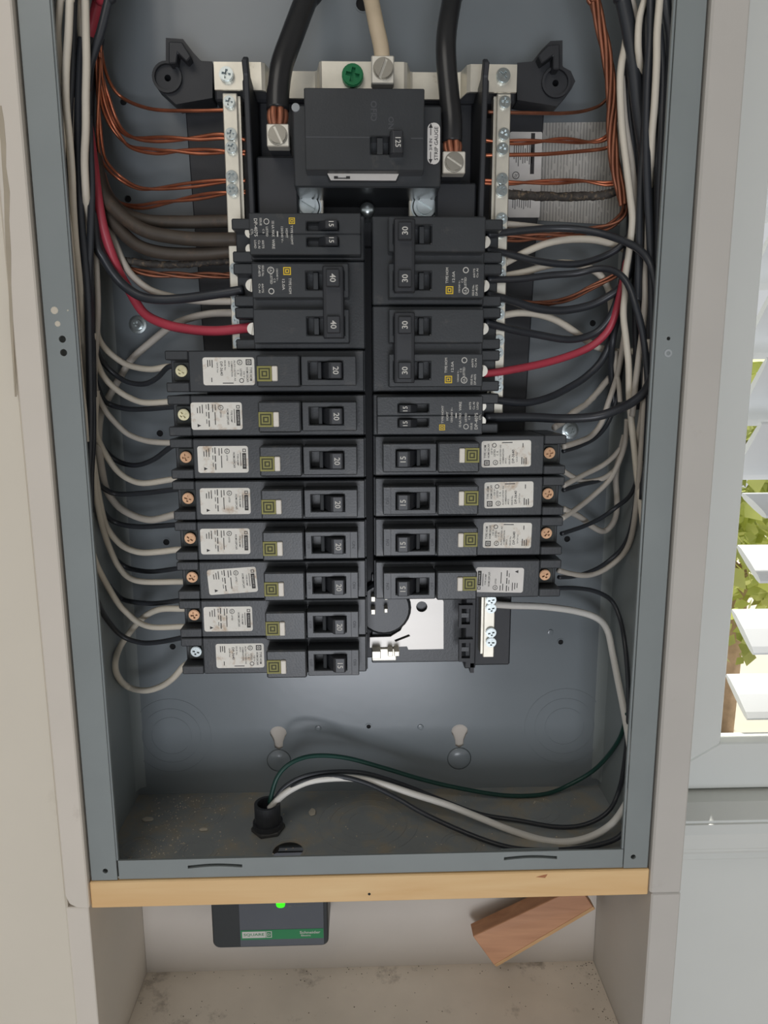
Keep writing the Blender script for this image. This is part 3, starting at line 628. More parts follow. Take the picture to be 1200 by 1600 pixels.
b.add([(p0.x + 0.6, lipy(za), za), (p1.x - 1.4, lipy(za), za), (p1.x - 3.2, lipy(zb2), zb2), (p0.x + 2.6, lipy(zb2), zb2)], [(0, 1, 2, 3)]); ll = b.build('lip_label', PAPER_CLEAN, mn)
b = MB(); zm = za - 1.6
for k in (-1, 1): b.rect(p0.x + 9 + k * 3.4, lipy(zm) - 0.15, zm, 2.2, 2.6)
b.rect(p0.x + 9, lipy(zm) - 0.15, zm + 1.0, 5, 0.5); b.rect(p0.x + 9, lipy(zm) - 0.15, zm - 1.0, 5, 0.5); b.build('print', GREYPRINT, ll)
for s, (xa, ya, xb, yb), ang, cable in ((-1, (416, 193, 452, 229), 65, 'left'), (1, (692, 236, 727, 271), 32, 'right')):
    t = thing('main_lug', f"square aluminium lug on the {'upper left' if s < 0 else 'lower right'} side of the main breaker", 'lug', (s * 50, 30, 430), 'main breaker lugs')
    p0, p1 = P(xa, ya, 14), P(xb, yb, 14); b = MB(); b.box(p0.x, p1.x, 14, 22, p1.z, p0.z); b.build('lug_body', ALU, t, bevel=0.5)
    b = MB(); b.box(p0.x + 0.6, p1.x - 0.6, 22, 34, p1.z + 0.6, p0.z - 1); b.build('lug_shade_block', BLACK2, t)  # black rear block painting the shaded underside of the lug
    cx, cz = (p0.x + p1.x) / 2, (p0.z + p1.z) / 2; screw('slot', t, cx, 13.4, cz, ALUDARK, 4.7, ang)
    b = MB(); b.ring((cx, 14, cz), 4.9, 5.5, -0.3, 0.2, 24); b.build('screw_collar', ALUDARK, t)

# ---------------------------------------------------------------- branch breakers (local frame: inner end at x = 0, outer end at -x)
Z0, PITCHZ = 322.0, 25.15
def zrow(i): return Z0 - 26.2 * i + 0.116 * i * i if i > 0 else Z0 - PITCHZ * i
def sq_logo(parent, x, y, z, size, m1, name='maker_mark'):
    b = MB(); h = size / 2
    b.frame((x - h, x + h, z - h, z + h), (x - h * .74, x + h * .74, z - h * .74, z + h * .74), y, y + .1)
    b.frame((x - h * .5, x + h * .5, z - h * .5, z + h * .5), (x - h * .22, x + h * .26, z - h * .26, z + h * .26), y, y + .1)
    return b.build(name, m1, parent, local=True)
PRINT_AFCI_OLD = None
def afci_label(parent, cx, cz, old, tilt=0.0, dirty=True):
    """30 x 16 mm paper label; its lettering reads downwards (page top towards +x)"""
    b = MB(); b.prism(rounded(-15.2, 15.2, -8.1, 8.1, 1.4, 3), -0.12, 0.1)
    lab = b.build('label', PAPER if dirty else PAPER_CLEAN, parent, local=True)
    lab.location = Vector((cx, 17.0, cz)) * S; lab.rotation_euler = (0, math.radians(-tilt), 0)
    b = MB(); Y = -0.16
    def T(s, page_y, page_x, h, width=None): b.text(s, page_y, Y, -page_x, h, -90, width=width)      # page_y up the page = +x, page_x along the line = -z
    def bar(page_y, page_x, w_, h=0.55): b.rect(page_y, Y, -page_x, h, w_)
    if old:
        b.frame((10.2, 13.6, 3.6, 7.0), (10.8, 13.0, 4.2, 6.4), Y, Y + .06); b.frame((11.2, 12.6, 4.6, 6.0), (11.6, 12.2, 5.0, 5.6), Y, Y + .06)
        T('TYPE HOM', 13.0, 1.6, 1.45, 8.0); T('HOM120CAFI', 10.9, 2.0, 1.25, 8.6)
        T('120 V~', 9.0, 2.2, 1.1, 4.4); T('LISTED', 7.2, 0.8, 1.15, 4.4); T('C. B.', 5.5, 0.6, 1.15, 2.8)
        b.ring((6.6, Y, 5.2), 1.25, 1.6, 0, .06, 18); T('UL', 6.6, -5.2, 1.2); b.ring((7.4, Y, -5.4), 1.0, 1.4, 0, .06, 16)
        T('ALSO LISTED AS', 3.6, -0.4, 0.95, 12.0); T('COMBINATION', 1.9, -1.4, 0.95, 9.0); T('AFCI', 0.3, -4.4, 0.95, 3.4)
        T('ISSUE No.', -2.0, -3.4, 1.0, 6.0); T('DP-3640', -4.2, -1.6, 1.55, 8.2); T('QACB Test', -6.6, -2.2, 0.9, 6.0)
        bar(-9.6, -4.4, 4.4); bar(-10.9, -4.8, 3.6); bar(-12.2, -4.6, 4.0); bar(-10.2, 5.0, 2.6, 0.5); b.rect(-0.6, Y, -6.9, 6.4, 0.5)
    else:
        b.rect(12.8, Y, 5.2 - 6.2, 2.3, 9.6); b.frame((11.9, 13.9, 4.4, 6.4), (12.3, 13.5, 4.8, 6.0), Y, Y + .06)
        T('TYPE HOMP', 8.9, 0.2, 1.05, 7.2); T('HOM120PCAFI', 6.7, 0.4, 1.25, 9.4); bar(10.6, 0.0, 8.2, 0.4)
        b.ring((2.6, Y, 5.0), 1.25, 1.6, 0, .06, 18); T('UL', 2.6, -5.0, 1.2); T('LISTED', 2.5, -0.9, 0.9, 3.6)
        bar(-0.6, -5.2, 3.4, 0.5); bar(-0.9, 1.4, 7.4, 0.5); bar(-2.2, -4.6, 4.4, 0.5)
        for k in range(3): bar(-4.6, -5.4 + k * 4.9, 3.8, 0.6); bar(-6.0, -5.6 + k * 4.4, 2.6, 0.4)
        for k in range(3): bar(-8.3 - k * 1.5, -4.2 + k * 0.4, 5.2 - k, 0.5)
        b.prism([(-11.6, -4.6), (-11.6, -6.6), (-9.4, -5.6)], Y, Y + .06)
    pr = b.build('print', GREYPRINT, lab, local=True)
    if not old:
        b = MB(); b.text('SQUARE D', 12.8, Y - 0.03, -1.0, 1.2, -90, width=7.6); b.build('bar_lettering', WHITEPRINT, lab, local=True)
    return lab

def breaker_root(name, label, side, i, group, dz=0.0):
    o = bpy.data.objects.new(name, None); COL.objects.link(o); o.empty_display_size = 0.01
    o.location = Vector((-1.6 if side < 0 else 2.0, 0, zrow(i) + dz)) * S
    if side > 0: o.rotation_euler = (0, math.pi, 0)
    return tag(o, label, 'circuit breaker', group)
_cache = {}
def part(root, name, key, make, material, bevel=0.0, parent=None, loc=None):
    """a part whose mesh is made once and shared by all alike breakers"""
    if key not in _cache:
        o = make().build(name, material, None, bevel=bevel, local=True); _cache[key] = o.data; bpy.data.objects.remove(o)
    o = bpy.data.objects.new(name, _cache[key]); COL.objects.link(o); o.parent = parent or root
    if loc: o.location = Vector(loc) * S
    return o
def m_body():
    b = MB(); b.box(-105, -1.2, 17, 64, -12.1, 12.1); return b
def m_end():
    b = MB(); b.box(-118.6, -105, 30, 64, -12.1, 12.1); b.box(-118.6, -105, 17, 30, -12.1, -6.4); b.box(-118.6, -105, 17, 30, 6.6, 12.1); return b
def m_inner():
    b = MB(); b.box(-5.6, -0.4, 21, 64, -12.2, 12.2); return b
def m_testblock():
    b = MB(); b.box(-63, -38.2, 2.0, 17.4, -9.3, 8.8); return b
def m_handleblock():
    b = MB(); b.frame((-37.6, -5.8, -8.6, 8.3), (-33.4, -13.6, -4.9, 5.2), 3.2, 17.2); return b
def m_handle(z0=-4.5, z1=4.8):
    b = MB(); b.prism_z([(-26.5, 17), (-27, 10), (-25.6, 8.2), (-21.6, -1.4), (-20.4, -2.2), (-14.6, -2.2), (-13.9, -1.4), (-14.2, 17)], z0, z1); return b
def m_bridge():
    b = MB(); b.prism_z([(-28.2, 16.8), (-28.2, 6), (-26, 5.2), (-25.2, 16.8)], -4.8, 5.1); return b
def m_relief():
    b = MB(); b.box(-37.2, -6.2, 3.08, 3.3, 2.6, 2.9) if False else b.box(-10.6, -10.2, 3.08, 3.3, -8, 7.8)
    b.text('OFF', -35.6, 3.1, 0, 2.0, -90); b.text('ON', -8.4, 3.1, 0, 2.0, -90); return b
ORD = ['topmost', 'second', 'third', 'fourth', 'fifth', 'sixth', 'seventh', 'bottom']
AFCI = [  # side, row, rating, old label?, label centre x, z offset, tilt, screw material, label text
    (-1, 0, '20', True, -81.4, 0.0, 0, BRASSPALE), (-1, 1, '20', False, -89.7, -0.2, 0, BRASSPALE), (-1, 2, '20', False, -87.0, -0.4, 0, BRASS),
    (-1, 3, '20', False, -86.7, -0.4, 0, BRASS), (-1, 4, '20', False, -87.8, -0.2, 0, BRASS), (-1, 5, '20', False, -84.4, -0.3, 3.6, BRASS),
    (-1, 6, '20', False, -88.1, -0.2, 0, BRASS), (-1, 7, '15', True, -81.6, 0.0, 0, ZINC),
    (1, 2, '15', True, -81.7, -0.8, 1, BRASS), (1, 3, '15', True, -84.0, -1.0, 1, BRASS), (1, 4, '15', True, -83.7, -0.8, -1, BRASS), (1, 5, '15', False, -79.6, 0.6, -1.5, BRASS)]
RDZ = {2: 1.1, 3: 1.1, 4: 1.1, 5: -1.1}
LN = {0: 'topmost long breaker of the left column, rated 20, with a stained label', 1: 'second long breaker of the left column, its label covering part of the screw',
      2: 'third long breaker of the left column, rated 20', 3: 'fourth long breaker of the left column, rated 20', 4: 'fifth long breaker of the left column, rated 20',
      5: 'sixth long breaker of the left column, its white label stuck on crooked', 6: 'seventh long breaker of the left column, rated 20, second from the bottom', 7: 'bottom long breaker of the left column, the only long one there rated 15'}
RN = {2: 'topmost long breaker of the right column, below the twin 15 breaker', 3: 'second long breaker of the right column, rated 15', 4: 'third long breaker of the right column, rated 15', 5: 'bottom long breaker of the right column, above the bare bus plate'}
for side, i, rate, old, lx, lz, tilt, sm_ in AFCI:
    r = breaker_root('arc_fault_breaker', (LN if side < 0 else RN)[i], side, i, 'long black breakers with white labels', dz=(RDZ[i] if side > 0 else 0))
    part(r, 'body', 'afci_body', m_body, BLACK, 0.7); part(r, 'terminal_end', 'afci_end', m_end, BLACK, 0.6); part(r, 'inner_end', 'afci_inner', m_inner, BLACK, 0.5)
    part(r, 'test_block', 'afci_test', m_testblock, BLACK, 0.9); part(r, 'handle_block', 'afci_hblock', m_handleblock, BLACK, 0.5)
    part(r, 'bridge', 'afci_bridge', m_bridge, BLACK, 0.3)
    h = part(r, 'handle', 'afci_handle', m_handle, HANDLE, 0.4)
    part(r, 'rating', 'rate' + rate, lambda: MB().text(rate, -17.4, -2.28, 0.1, 3.3, -90, res=3), WHITEPRINT, 0, parent=h)
    if i >= 4 or side > 0: part(r, 'moulded_lettering', 'relief', m_relief, MOULDED)
    tg = part(r, 'maker_tag', 'olive', lambda: MB().box(-62.6, -54.2, 1.2, 2.3, -5.9, 2.7), OLIVE, 0.15)
    if 'ol_print' not in _cache: o = sq_logo(None, -58.4, 1.12, -1.6, 6.6, OLIVEDARK); _cache['ol_print'] = o.data; bpy.data.objects.remove(o)
    o = bpy.data.objects.new('tag_print', _cache['ol_print']); COL.objects.link(o); o.parent = tg
    part(r, 'test_button', 'tbtn', lambda: MB().box(-54.0, -50.8, 0.2, 2.4, -5.8, 2.7), BUTTON, 0.4)
    lz_ = lz
    afci_label(r, lx, lz_, old, tilt, dirty=(side < 0 or i < 5))
    s_ = screw('cross', None, 0, 0, 0, sm_, 3.5, 35 + 23 * i, 'terminal_screw'); s_.parent = r; s_.location = Vector((-111.0 if side < 0 else -110.2, 25, 0.4 if side < 0 else -0.4)) * S
    part(r, 'terminal_plate', 'tplate', lambda: MB().box(-116, -105, 26.5, 30, -5.5, 5.7), DARKMETAL, 0.3)

# standard two-pole and twin breakers
def m_std_body(n):
    def f():
        b = MB(); top = 12.3; bot = -12.3 - PITCHZ * (n - 1); b.box(-66, -0.4, 18, 64, bot, top)
        b.box(-78, -66, 40, 64, bot, top)
        for k in range(n):
            z = -PITCHZ * k; b.box(-78, -66, 26, 40, z + 6.0, z + 12.3); b.box(-78, -66, 26, 40, z - 12.3, z - 6.0)
        return b
    return f
def m_std_face():
    b = MB(); b.frame((-64.5, -9.5, -9.6, 9.6), (-33.8, -12.4, -5.0, 5.0), 6.5, 18.4); return b
def m_tie():
    b = MB(); z1, z0 = 7.2, -PITCHZ - 7.2; b.prism_z([(-24.6, 14), (-24.2, 1.0), (-22.8, 0), (-13.4, 0), (-12.4, 1.0), (-12.2, 14)], z0, z1); return b
def m_cap():
    b = MB(); b.box(-22.0, -14.6, -4.2, 0.4, -4.6, 4.9); return b
def m_std_bridge():
    b = MB(); b.box(-30.0, -27.0, 9, 18, -4.8, 4.8); return b
def std_print(root, two):
    sq = sq_logo(root, -44.4 if two else -41.0, 6.42, 5.2 if two else 7.0, 4.3 if two else 3.4, YELLOW); sq['label'] = 'yellow printed maker mark'
    b = MB(); Y = 6.42
    if two:
        b.text('TYPE HOM', -42.9, Y, -2.9, 1.5, -90, width=8.6); b.text('12.0A', -46.6, Y, -2.2, 1.5, -90, width=6.0); b.text('120/240 V~', -50.0, Y, 3.2, 1.0, -90, width=6.6)
        b.ring((-53.6, Y, 5.6), 1.5, 1.95, 0, .06, 16); b.text('UL', -53.6, Y, 5.6, 1.4, -90); b.ring((-53.6, Y, -5.8), 1.2, 1.7, 0, .06, 16)
        b.text('LISTED', -53.4, Y, 0.8, 1.3, -90, width=5.4); b.text('C B', -51.6, Y, 0.0, 1.1, -90, width=2.2)
        b.text('ISSUE No.', -58.0, Y, 5.2, 1.2, -90, width=6.0); b.text('DP-4075', -60.0, Y, 5.2, 1.3, -90, width=6.0); b.text('60/75', -58.4, Y, -4.2, 1.1, -90, width=5); b.text('Cu Al', -60.2, Y, -4.2, 1.1, -90, width=5)
    else:
        b.text('TYPE HOMT', -41.2, Y, -0.6, 1.25, -90, width=10.4); b.text('HOMT', -44.0, Y, 0.4, 1.3, -90, width=5.0); b.text('120/240 V~', -46.6, Y, -0.4, 1.2, -90, width=8.6)
        b.rect(-49.2, Y, 0, 0.7, 3); b.text('10 kA MAX', -51.6, Y, 2.6, 1.5, -90, width=8.4); b.text('WIRE', -51.6, Y, -5.4, 1.5, -90, width=5.2)
        b.ring((-55.2, Y, 6.6), 1.2, 1.6, 0, .06, 16); b.text('LISTED', -55.0, Y, 1.2, 1.2, -90, width=5.2); b.text('C B', -57.0, Y, 1.4, 1.0, -90, width=2.4)
        b.text('ISSUE', -58.4, Y, 6.4, 1.2, -90, width=4.0); b.text('DP-4075', -61.2, Y, 3.4, 1.9, -90, width=9.6); b.text('CTL', -63.4, Y, 1.0, 1.3, -90, width=3.2)
        for k in range(3): b.text(('60/75', 'Cu Al', 'LOAD')[k], -57.4 - 2.2 * k, Y, -5.6, 1.2, -90, width=4.4)
    b.build('print', WHITEPRINT, root, local=True)
def two_pole(label, side, i, rate):
    r = breaker_root('two_pole_breaker', label, side, i, 'double-pole breakers with tied handles')
    part(r, 'body', 'std2', m_std_body(2), BLACK, 0.7)
    for k in range(2):
        fz = (0, 0, -PITCHZ * k)
        part(r, 'face', 'stdface', m_std_face, BLACK, 0.6, loc=fz); part(r, 'bridge', 'stdbridge', m_std_bridge, BLACK, 0.3, loc=fz)
    t = part(r, 'handle_tie', 'tie', m_tie, HANDLE, 0.6)
    for k in range(2):
        fz = (0, 0, -PITCHZ * k); c = part(r, 'handle_cap', 'cap', m_cap, HANDLE, 0.5, parent=t, loc=fz)
        part(r, 'rating', 'std_rate' + rate, lambda: MB().text(rate, -18.2, -4.3, 0.1, 3.3, -90, res=3), WHITEPRINT, loc=fz)
        s_ = screw('slot', None, 0, 0, 0, ALU, 3.6, 100, 'terminal_screw'); s_.parent = r; s_.location = Vector((-67.6, 28 if side < 0 else 30, -PITCHZ * k)) * S
    b = MB(); std_print(r, True)
    return r
# on the rotated (right) column the first pole is the lower one
two_pole('double-pole breaker rated 40 at the upper left, with a tied handle', -1, -2, '40')
two_pole('double-pole breaker rated 30 at the top of the right column', 1, -2, '30')
two_pole('double-pole breaker rated 30, second in the right column, feeding the red wire', 1, 0, '30')
def twin(label, side, i):
    r = breaker_root('twin_breaker', label, side, i, 'twin breakers with two small handles')
    part(r, 'body', 'std1', m_std_body(1), BLACK, 0.7)
    def face():
        b = MB()
        b.frame((-65.0, -2.5, -11.2, 0), (-33.0, -15.0, -6.6, -1.9), 6.5, 18.4); b.frame((-65.0, -2.5, 0, 11.2), (-33.0, -15.0, 1.9, 6.6), 6.5, 18.4); return b
    part(r, 'face', 'twinface', face, BLACK, 0.5)
    for s in (-1, 1):
        h = part(r, 'handle', 'twinhandle', lambda: MB().prism_z([(-26, 18), (-26.4, 8), (-22, 1.4), (-15.8, 0.6), (-15.2, 2), (-15.4, 18)], -2.2, 2.2), HANDLE, 0.3, loc=(0, 0, 4.25 * s))
        part(r, 'rating', 'twinrate', lambda: MB().text('15', -18.8, 0.42, 0, 2.7, -90, res=3), WHITEPRINT, parent=h)
        s_ = screw('slot', None, 0, 0, 0, ALU, 3.0, 80, 'terminal_screw'); s_.parent = r; s_.location = Vector((-67.5, 28, 4.6 * s)) * S
    std_print(r, False)
twin('twin breaker with two 15 handles at the top of the left column', -1, -3)
twin('twin breaker with two 15 handles in the middle of the right column', 1, 1)

# ---------------------------------------------------------------- wires
def crom(pts, k=7):
    out = []; n = len(pts)
    for i in range(n - 1):
        p0, p1, p2, p3 = pts[max(i - 1, 0)], pts[i], pts[i + 1], pts[min(i + 2, n - 1)]
        for j in range(k):
            t = j / k; out.append(0.5 * ((2 * p1) + (p2 - p0) * t + (2 * p0 - 5 * p1 + 4 * p2 - p3) * t * t + (3 * p1 - p0 - 3 * p2 + p3) * t ** 3))
    out.append(pts[-1].copy()); return out
def inside(px, py, Y, r):
    """point at that pixel and depth, kept inside the box (the depth gives way to the side wall)"""
    for k in range(200):
        p = P(px, py, Y)
        if abs(p.x) <= BOXW - 2.2 - r: return p
        Y -= 1.0
    return p
def to_top(q, pts):
    """a run that leaves the picture at the top goes on to the top of the box"""
    if pts[0][1] < 0:
        p = q[0]; q[:0] = [Vector((p.x * 0.97, min(p.y + 14, 60), BOXH - 1.5)), Vector((p.x * 0.99, p.y + 5, (p.z + BOXH) / 2))]
    return q
def wire(name, label, material, r, pts, Y, cat='wire', group=None, n=8, rough=0.0, k=7, clamp=True):
    q = []
    for e in pts:
        y = e[2] if len(e) > 2 else Y
        q.append(inside(e[0], e[1], y, r) if clamp else P(e[0], e[1], y))
    to_top(q, pts)
    b = MB(); b.tube(crom(q, k), r, n, rough); o = b.build(name, material, None, smooth=True)
    return tag(o, label, cat, group)
# --- service cables into the lugs
def cable(name, label, material, r, pts, bare=None, bare_mat=COPPERDULL, n=14):
    q = [P(*e) for e in pts]; t = thing(name, label, 'cable', q[-1]); to_top(q, pts)
    b = MB(); b.tube(crom(q, 8), r, n); b.build('sheath', material, t, smooth=True)
    if bare:
        a, c = P(*bare[0]), P(*bare[1]); ax = (c - a).normalized(); u = ax.cross(Vector((0, 1, 0))).normalized(); w_ = ax.cross(u)
        for k in range(7):
            an = k * math.pi * 2 / 6; o_ = (u * math.cos(an) + w_ * math.sin(an)) * (r * 0.58 if k < 6 else 0)
            m_ = a + (c - a) * 0.5 + o_ * 1.15; q2 = MB(); q2.tube(crom([a + o_ * 0.9, m_, c + o_ * 0.8], 4), r * 0.30, 7); q2.build('strand', bare_mat, t, smooth=True)
    return t
cable('service_cable', 'thick glossy black cable into the upper left main lug', WIREDARK, 6.4, [(492, -30, 40), (478, 0, 36), (457, 55, 28), (441, 100, 23), (435, 140, 21), (434, 172, 20)], ((434, 168, 20), (434, 198, 19)), COPPERDULL)
cable('service_cable', 'thick scuffed black cable into the lower right main lug', WIREDARK, 5.8, [(712, -30, 44), (706, 0, 38), (698, 50, 28), (697, 90, 24), (702, 150, 22), (706, 190, 20), (706, 222, 20)], ((706, 218, 20), (708, 242, 19)), COPPERDULL)
cable('neutral_cable', 'cream cable coming down into the lug at the top centre', WIRECREAM, 4.5, [(574, -30, 42), (580, 0, 38), (588, 40, 32), (595, 72, 30), (598, 100, 29)])

GL, GR = 'wires bundled down the left side of the box', 'wires bundled down the right side of the box'
# --- left bundle: whites
wire('wire', 'off-white wire curving along the left flange from the top edge', WIREWHITE, 2.0, [(95, -15), (94, 0), (90, 50), (93, 100), (97, 150), (98, 200), (97, 250), (99, 300), (106, 350), (111, 400), (116, 460), (121, 540), (126, 600), (131, 645), (134, 690)], 14, group=GL)
wire('wire', 'off-white wire crossing the left bundle and dropping to the sixth long breaker', WIREWHITE, 2.1, [(110, -15, 12), (109, 0, 12), (107, 50, 12), (103, 110, 12), (103, 160, 13), (108, 215, 15), (112, 270, 17), (114, 320, 18), (118, 380, 20), (124, 440, 24), (129, 500, 28), (134, 560, 32), (137, 620, 36), (139, 670, 38), (144, 710, 40), (150, 750, 44), (157, 790, 50), (165, 820, 56), (178, 840, 58), (195, 855, 56), (220, 863, 50), (250, 862, 44), (276, 859, 40), (292, 859, 40)], 20, group=GL, n=9)
wire('wire', 'short off-white wire slipping behind a straight one at the top left', WIREWHITE, 2.0, [(120, -15), (121, 0), (124, 40), (128, 80), (131, 130)], 34, group=GL)
wire('wire', 'straight off-white wire down the middle of the left bundle', WIREWHITE, 2.2, [(132, -15), (133, 0), (134, 50), (135, 100), (134, 150), (134, 200), (132, 250), (134, 300, 24), (136, 345, 34), (137, 390, 42), (140, 440, 50), (143, 500, 54)], 22, group=GL)
wire('wire', 'off-white wire emerging beside the red one low in the left bundle', WIREWHITE2, 1.9, [(140, 230, 48), (145, 270, 48), (148, 300, 46), (149, 350, 44), (151, 420, 44), (153, 480, 46), (151, 530, 46), (148, 570, 46), (148, 600, 48), (153, 620, 52), (165, 642, 58), (180, 660, 60), (200, 678, 58), (225, 688, 52), (245, 691, 46), (266, 692, 42), (282, 692, 40)], 46, group=GL)
wire('wire', 'faint grey-white wire glimpsed between black ones at the left', WIREWHITE2, 1.8, [(119, 150), (116, 175), (114, 215), (113, 260), (112, 300)], 26, group=GL)
# --- left bundle: blacks
LB = ['black wire hugging the left flange at the very top', 'black wire between the two outer white ones at the top left', 'long black wire running down the left bundle to the bottom breaker',
      'black wire crossing in front of the straight white one at the left', 'black wire behind the long pair low in the left bundle', 'black wire deep in the left bundle, between the white ones at the top',
      'black wire just left of the copper wires near the top left', 'black wire behind the copper wires at the top left']
for LB_, (r, Y, pts) in zip(LB, ((2.0, 10, [(79, -15), (80, 0), (82, 60), (86, 110), (91, 160), (95, 220), (99, 270)]), (2.2, 22, [(115, -15), (115, 0), (113, 60), (111, 120), (108, 180), (107, 240), (106, 300), (108, 360)]),
                  (2.3, 26, [(128, 60), (124, 100), (122, 160), (122, 250), (124, 300), (127, 350), (134, 420), (138, 480), (140, 560), (141, 640), (140, 700), (137, 770), (139, 850), (146, 905), (150, 935)]),
                  (2.2, 28, [(139, 180), (141, 240), (143, 300), (141, 380), (139, 440), (142, 520), (144, 600), (145, 680), (142, 740), (142, 800)]), (2.2, 44, [(147, 240), (145, 320), (144, 400), (143, 480), (145, 560), (146, 620)]),
                  (2.4, 34, [(118, 0), (117, 80), (115, 160), (116, 240), (118, 320), (123, 420)]), (2.4, 48, [(142, 60), (140, 130), (138, 200), (137, 280), (137, 340)]), (2.2, 60, [(158, 60), (150, 120), (147, 200), (147, 260)]))):
    wire('wire', LB_, WIREBLACK, r, pts, Y, group='black wires of the left bundle')
wire('wire', 'grey-black wire slanting in from the top left beside the red one', WIREBLACK, 2.4, [(176, -15), (170, 0), (158, 48), (147, 80), (140, 105), (136, 140)], 30, group=GL)
wire('wire', 'thick red wire sweeping from the left bundle to the 40 breaker', WIRERED, 3.0, [(157, -15, 40), (153, 0, 46), (146, 32, 50), (138, 70, 54), (133, 120, 56), (134, 165, 54), (139, 205, 48), (146, 255, 42), (152, 305, 40), (160, 350, 42), (172, 390, 46), (186, 425, 52), (200, 450, 58), (225, 489, 58), (260, 507, 52), (300, 515, 46), (340, 517, 40), (380, 513, 36), (394, 511, 34)], 46, n=10)
wire('wire', 'off-white wire running behind the red one to the left neutral bar', WIREWHITE2, 2.2, [(150, 290), (163, 338), (178, 375), (192, 408), (208, 432), (235, 453), (270, 464), (310, 470), (366, 471)], 56)
wire('wire', 'stiff black wire crossing over the red one to the lower 40 pole', WIREBLACK, 2.9, [(146, 330, 40), (151, 382, 40), (161, 402, 42), (176, 426, 44), (195, 447, 46), (220, 463, 46), (250, 468, 44), (290, 466, 42), (340, 459, 38), (380, 453, 36)], 44, n=10)
for lab, r, pts, Y in (('aged brown-black wire, uppermost of the three thick ones at the upper left', 3.9, [(148, 240), (158, 285), (172, 312), (195, 333), (230, 345), (290, 347), (330, 346), (372, 345)], 58),
                       ('aged brown-black wire, middle of the three thick ones at the upper left', 4.2, [(148, 260), (158, 300), (175, 322), (200, 345), (228, 361), (262, 369), (310, 374), (372, 374)], 46),
                       ('aged brown-black wire, lowest of the three thick ones at the upper left', 4.0, [(150, 285), (163, 325), (185, 356), (215, 383), (255, 395), (310, 397), (365, 392)], 52)):
    wire('wire', lab, WIREBROWN, r, pts, Y, group='aged thick wires at the upper left', n=10)
wire('wire', 'scaly thin black wire just above the copper strands at the left', WIREFRAYED, 2.3, [(170, 385), (190, 405), (215, 410), (250, 413), (290, 413), (330, 409), (358, 408)], 60, rough=0.18, k=10)
def twist(label, material, r, amp, pts, Y, n, period, group, name='ground_wire'):
    q = []
    for e in pts: q.append(inside(e[0], e[1], e[2] if len(e) > 2 else Y, r + amp))
    to_top(q, pts); c = crom(q, 10)
    for s in range(n):
        out = []; d = 0
        for i, p in enumerate(c):
            if i: d += (p - c[i - 1]).length
            t = (c[min(i + 1, len(c) - 1)] - c[max(i - 1, 0)]).normalized(); u = t.cross(Vector((0, 1, 0.1))).normalized(); w_ = t.cross(u); a = 2 * math.pi * (s / n + d / period)
            out.append(p + (u * math.cos(a) + w_ * math.sin(a)) * amp)
        b = MB(); b.tube(out, r, 6); tag(b.build(name, material, None, smooth=True), label, 'wire', group)
twist('copper strand of the twisted group below the scaly black wire', COPPERDULL, 1.0, 1.35, [(180, 400), (198, 418), (230, 427), (290, 430), (345, 430), (360, 430)], 62, 3, 60, 'copper strands at the left')
wire('ground_wire', 'single copper wire to the topmost screw of the left neutral bar', COPPER, 1.1, [(157, 55, 60), (160, 90, 66), (168, 120, 74), (180, 142, 80), (195, 155, 82), (220, 166, 76), (250, 172, 66), (300, 173, 56), (348, 172, 50), (376, 172, 50)], 60, n=6)
twist('copper strand of the twisted pair to the second screw of the left neutral bar', COPPER, 1.05, 1.15, [(154, 70, 56), (158, 110, 60), (167, 150, 66), (179, 186, 72), (194, 207, 72), (220, 217, 66), (275, 217, 58), (310, 216, 54), (348, 213, 50), (384, 219, 50)], 60, 2, 75, 'second copper pair at the left')
twist('copper strand of the twisted pair to the third screw of the left neutral bar', COPPER, 1.05, 1.15, [(152, 80, 52), (156, 130, 56), (163, 168, 62), (176, 198, 68), (192, 219, 70), (208, 231, 68), (245, 237, 62), (275, 236, 58), (310, 237, 54), (348, 237, 50), (384, 239, 50)], 60, 2, 70, 'third copper pair at the left')
twist('copper strand of the twisted pair to the fourth screw of the left neutral bar', COPPER, 0.95, 1.2, [(153, 90, 48), (154, 180, 50), (157, 230, 56), (165, 255, 62), (185, 276, 70), (212, 292, 70), (240, 295, 66), (290, 290, 58), (348, 283, 50), (384, 282, 50)], 60, 2, 120, 'fourth copper pair at the left')
twist('copper strand of the twisted pair to the fifth screw of the left neutral bar', COPPER, 0.95, 1.15, [(160, 270, 66), (166, 288, 70), (176, 305, 78), (190, 318, 82), (220, 323, 78), (260, 316, 68), (310, 308, 58), (348, 302, 50), (384, 300, 50)], 60, 2, 85, 'fifth copper pair at the left')
# --- left: pigtails of the long breakers
WL = [('off-white wire dipping to the topmost long breaker at the left', [(151, 500, 50), (153, 525, 54), (165, 545, 62), (185, 562, 66), (205, 572, 62), (235, 577, 52), (262, 573, 44)]),
      ('off-white wire dipping to the second long breaker at the left', [(146, 520, 44), (149, 555, 48), (156, 577, 54), (165, 592, 58), (180, 607, 60), (200, 620, 58), (225, 629, 52), (264, 628, 44)]),
      ('off-white wire dipping to the fourth long breaker at the left', [(151, 610, 46), (149, 650, 46), (150, 675, 50), (156, 692, 54), (166, 711, 58), (181, 733, 60), (200, 748, 58), (225, 755, 52), (270, 749, 44)]),
      ('off-white wire curving to the seventh long breaker at the left', [(143, 700, 36), (146, 725, 38), (149, 765, 42), (157, 810, 48), (166, 842, 54), (176, 867, 58), (186, 886, 60), (201, 902, 58), (225, 909, 52), (280, 909, 44)]),
      ('off-white wire crossing the loop to the seventh breaker terminal at the left', [(138, 800, 22), (142, 850, 26), (150, 880, 32), (165, 910, 42), (185, 943, 52), (200, 959, 56), (216, 972, 54), (240, 980, 48), (286, 979, 42)])]
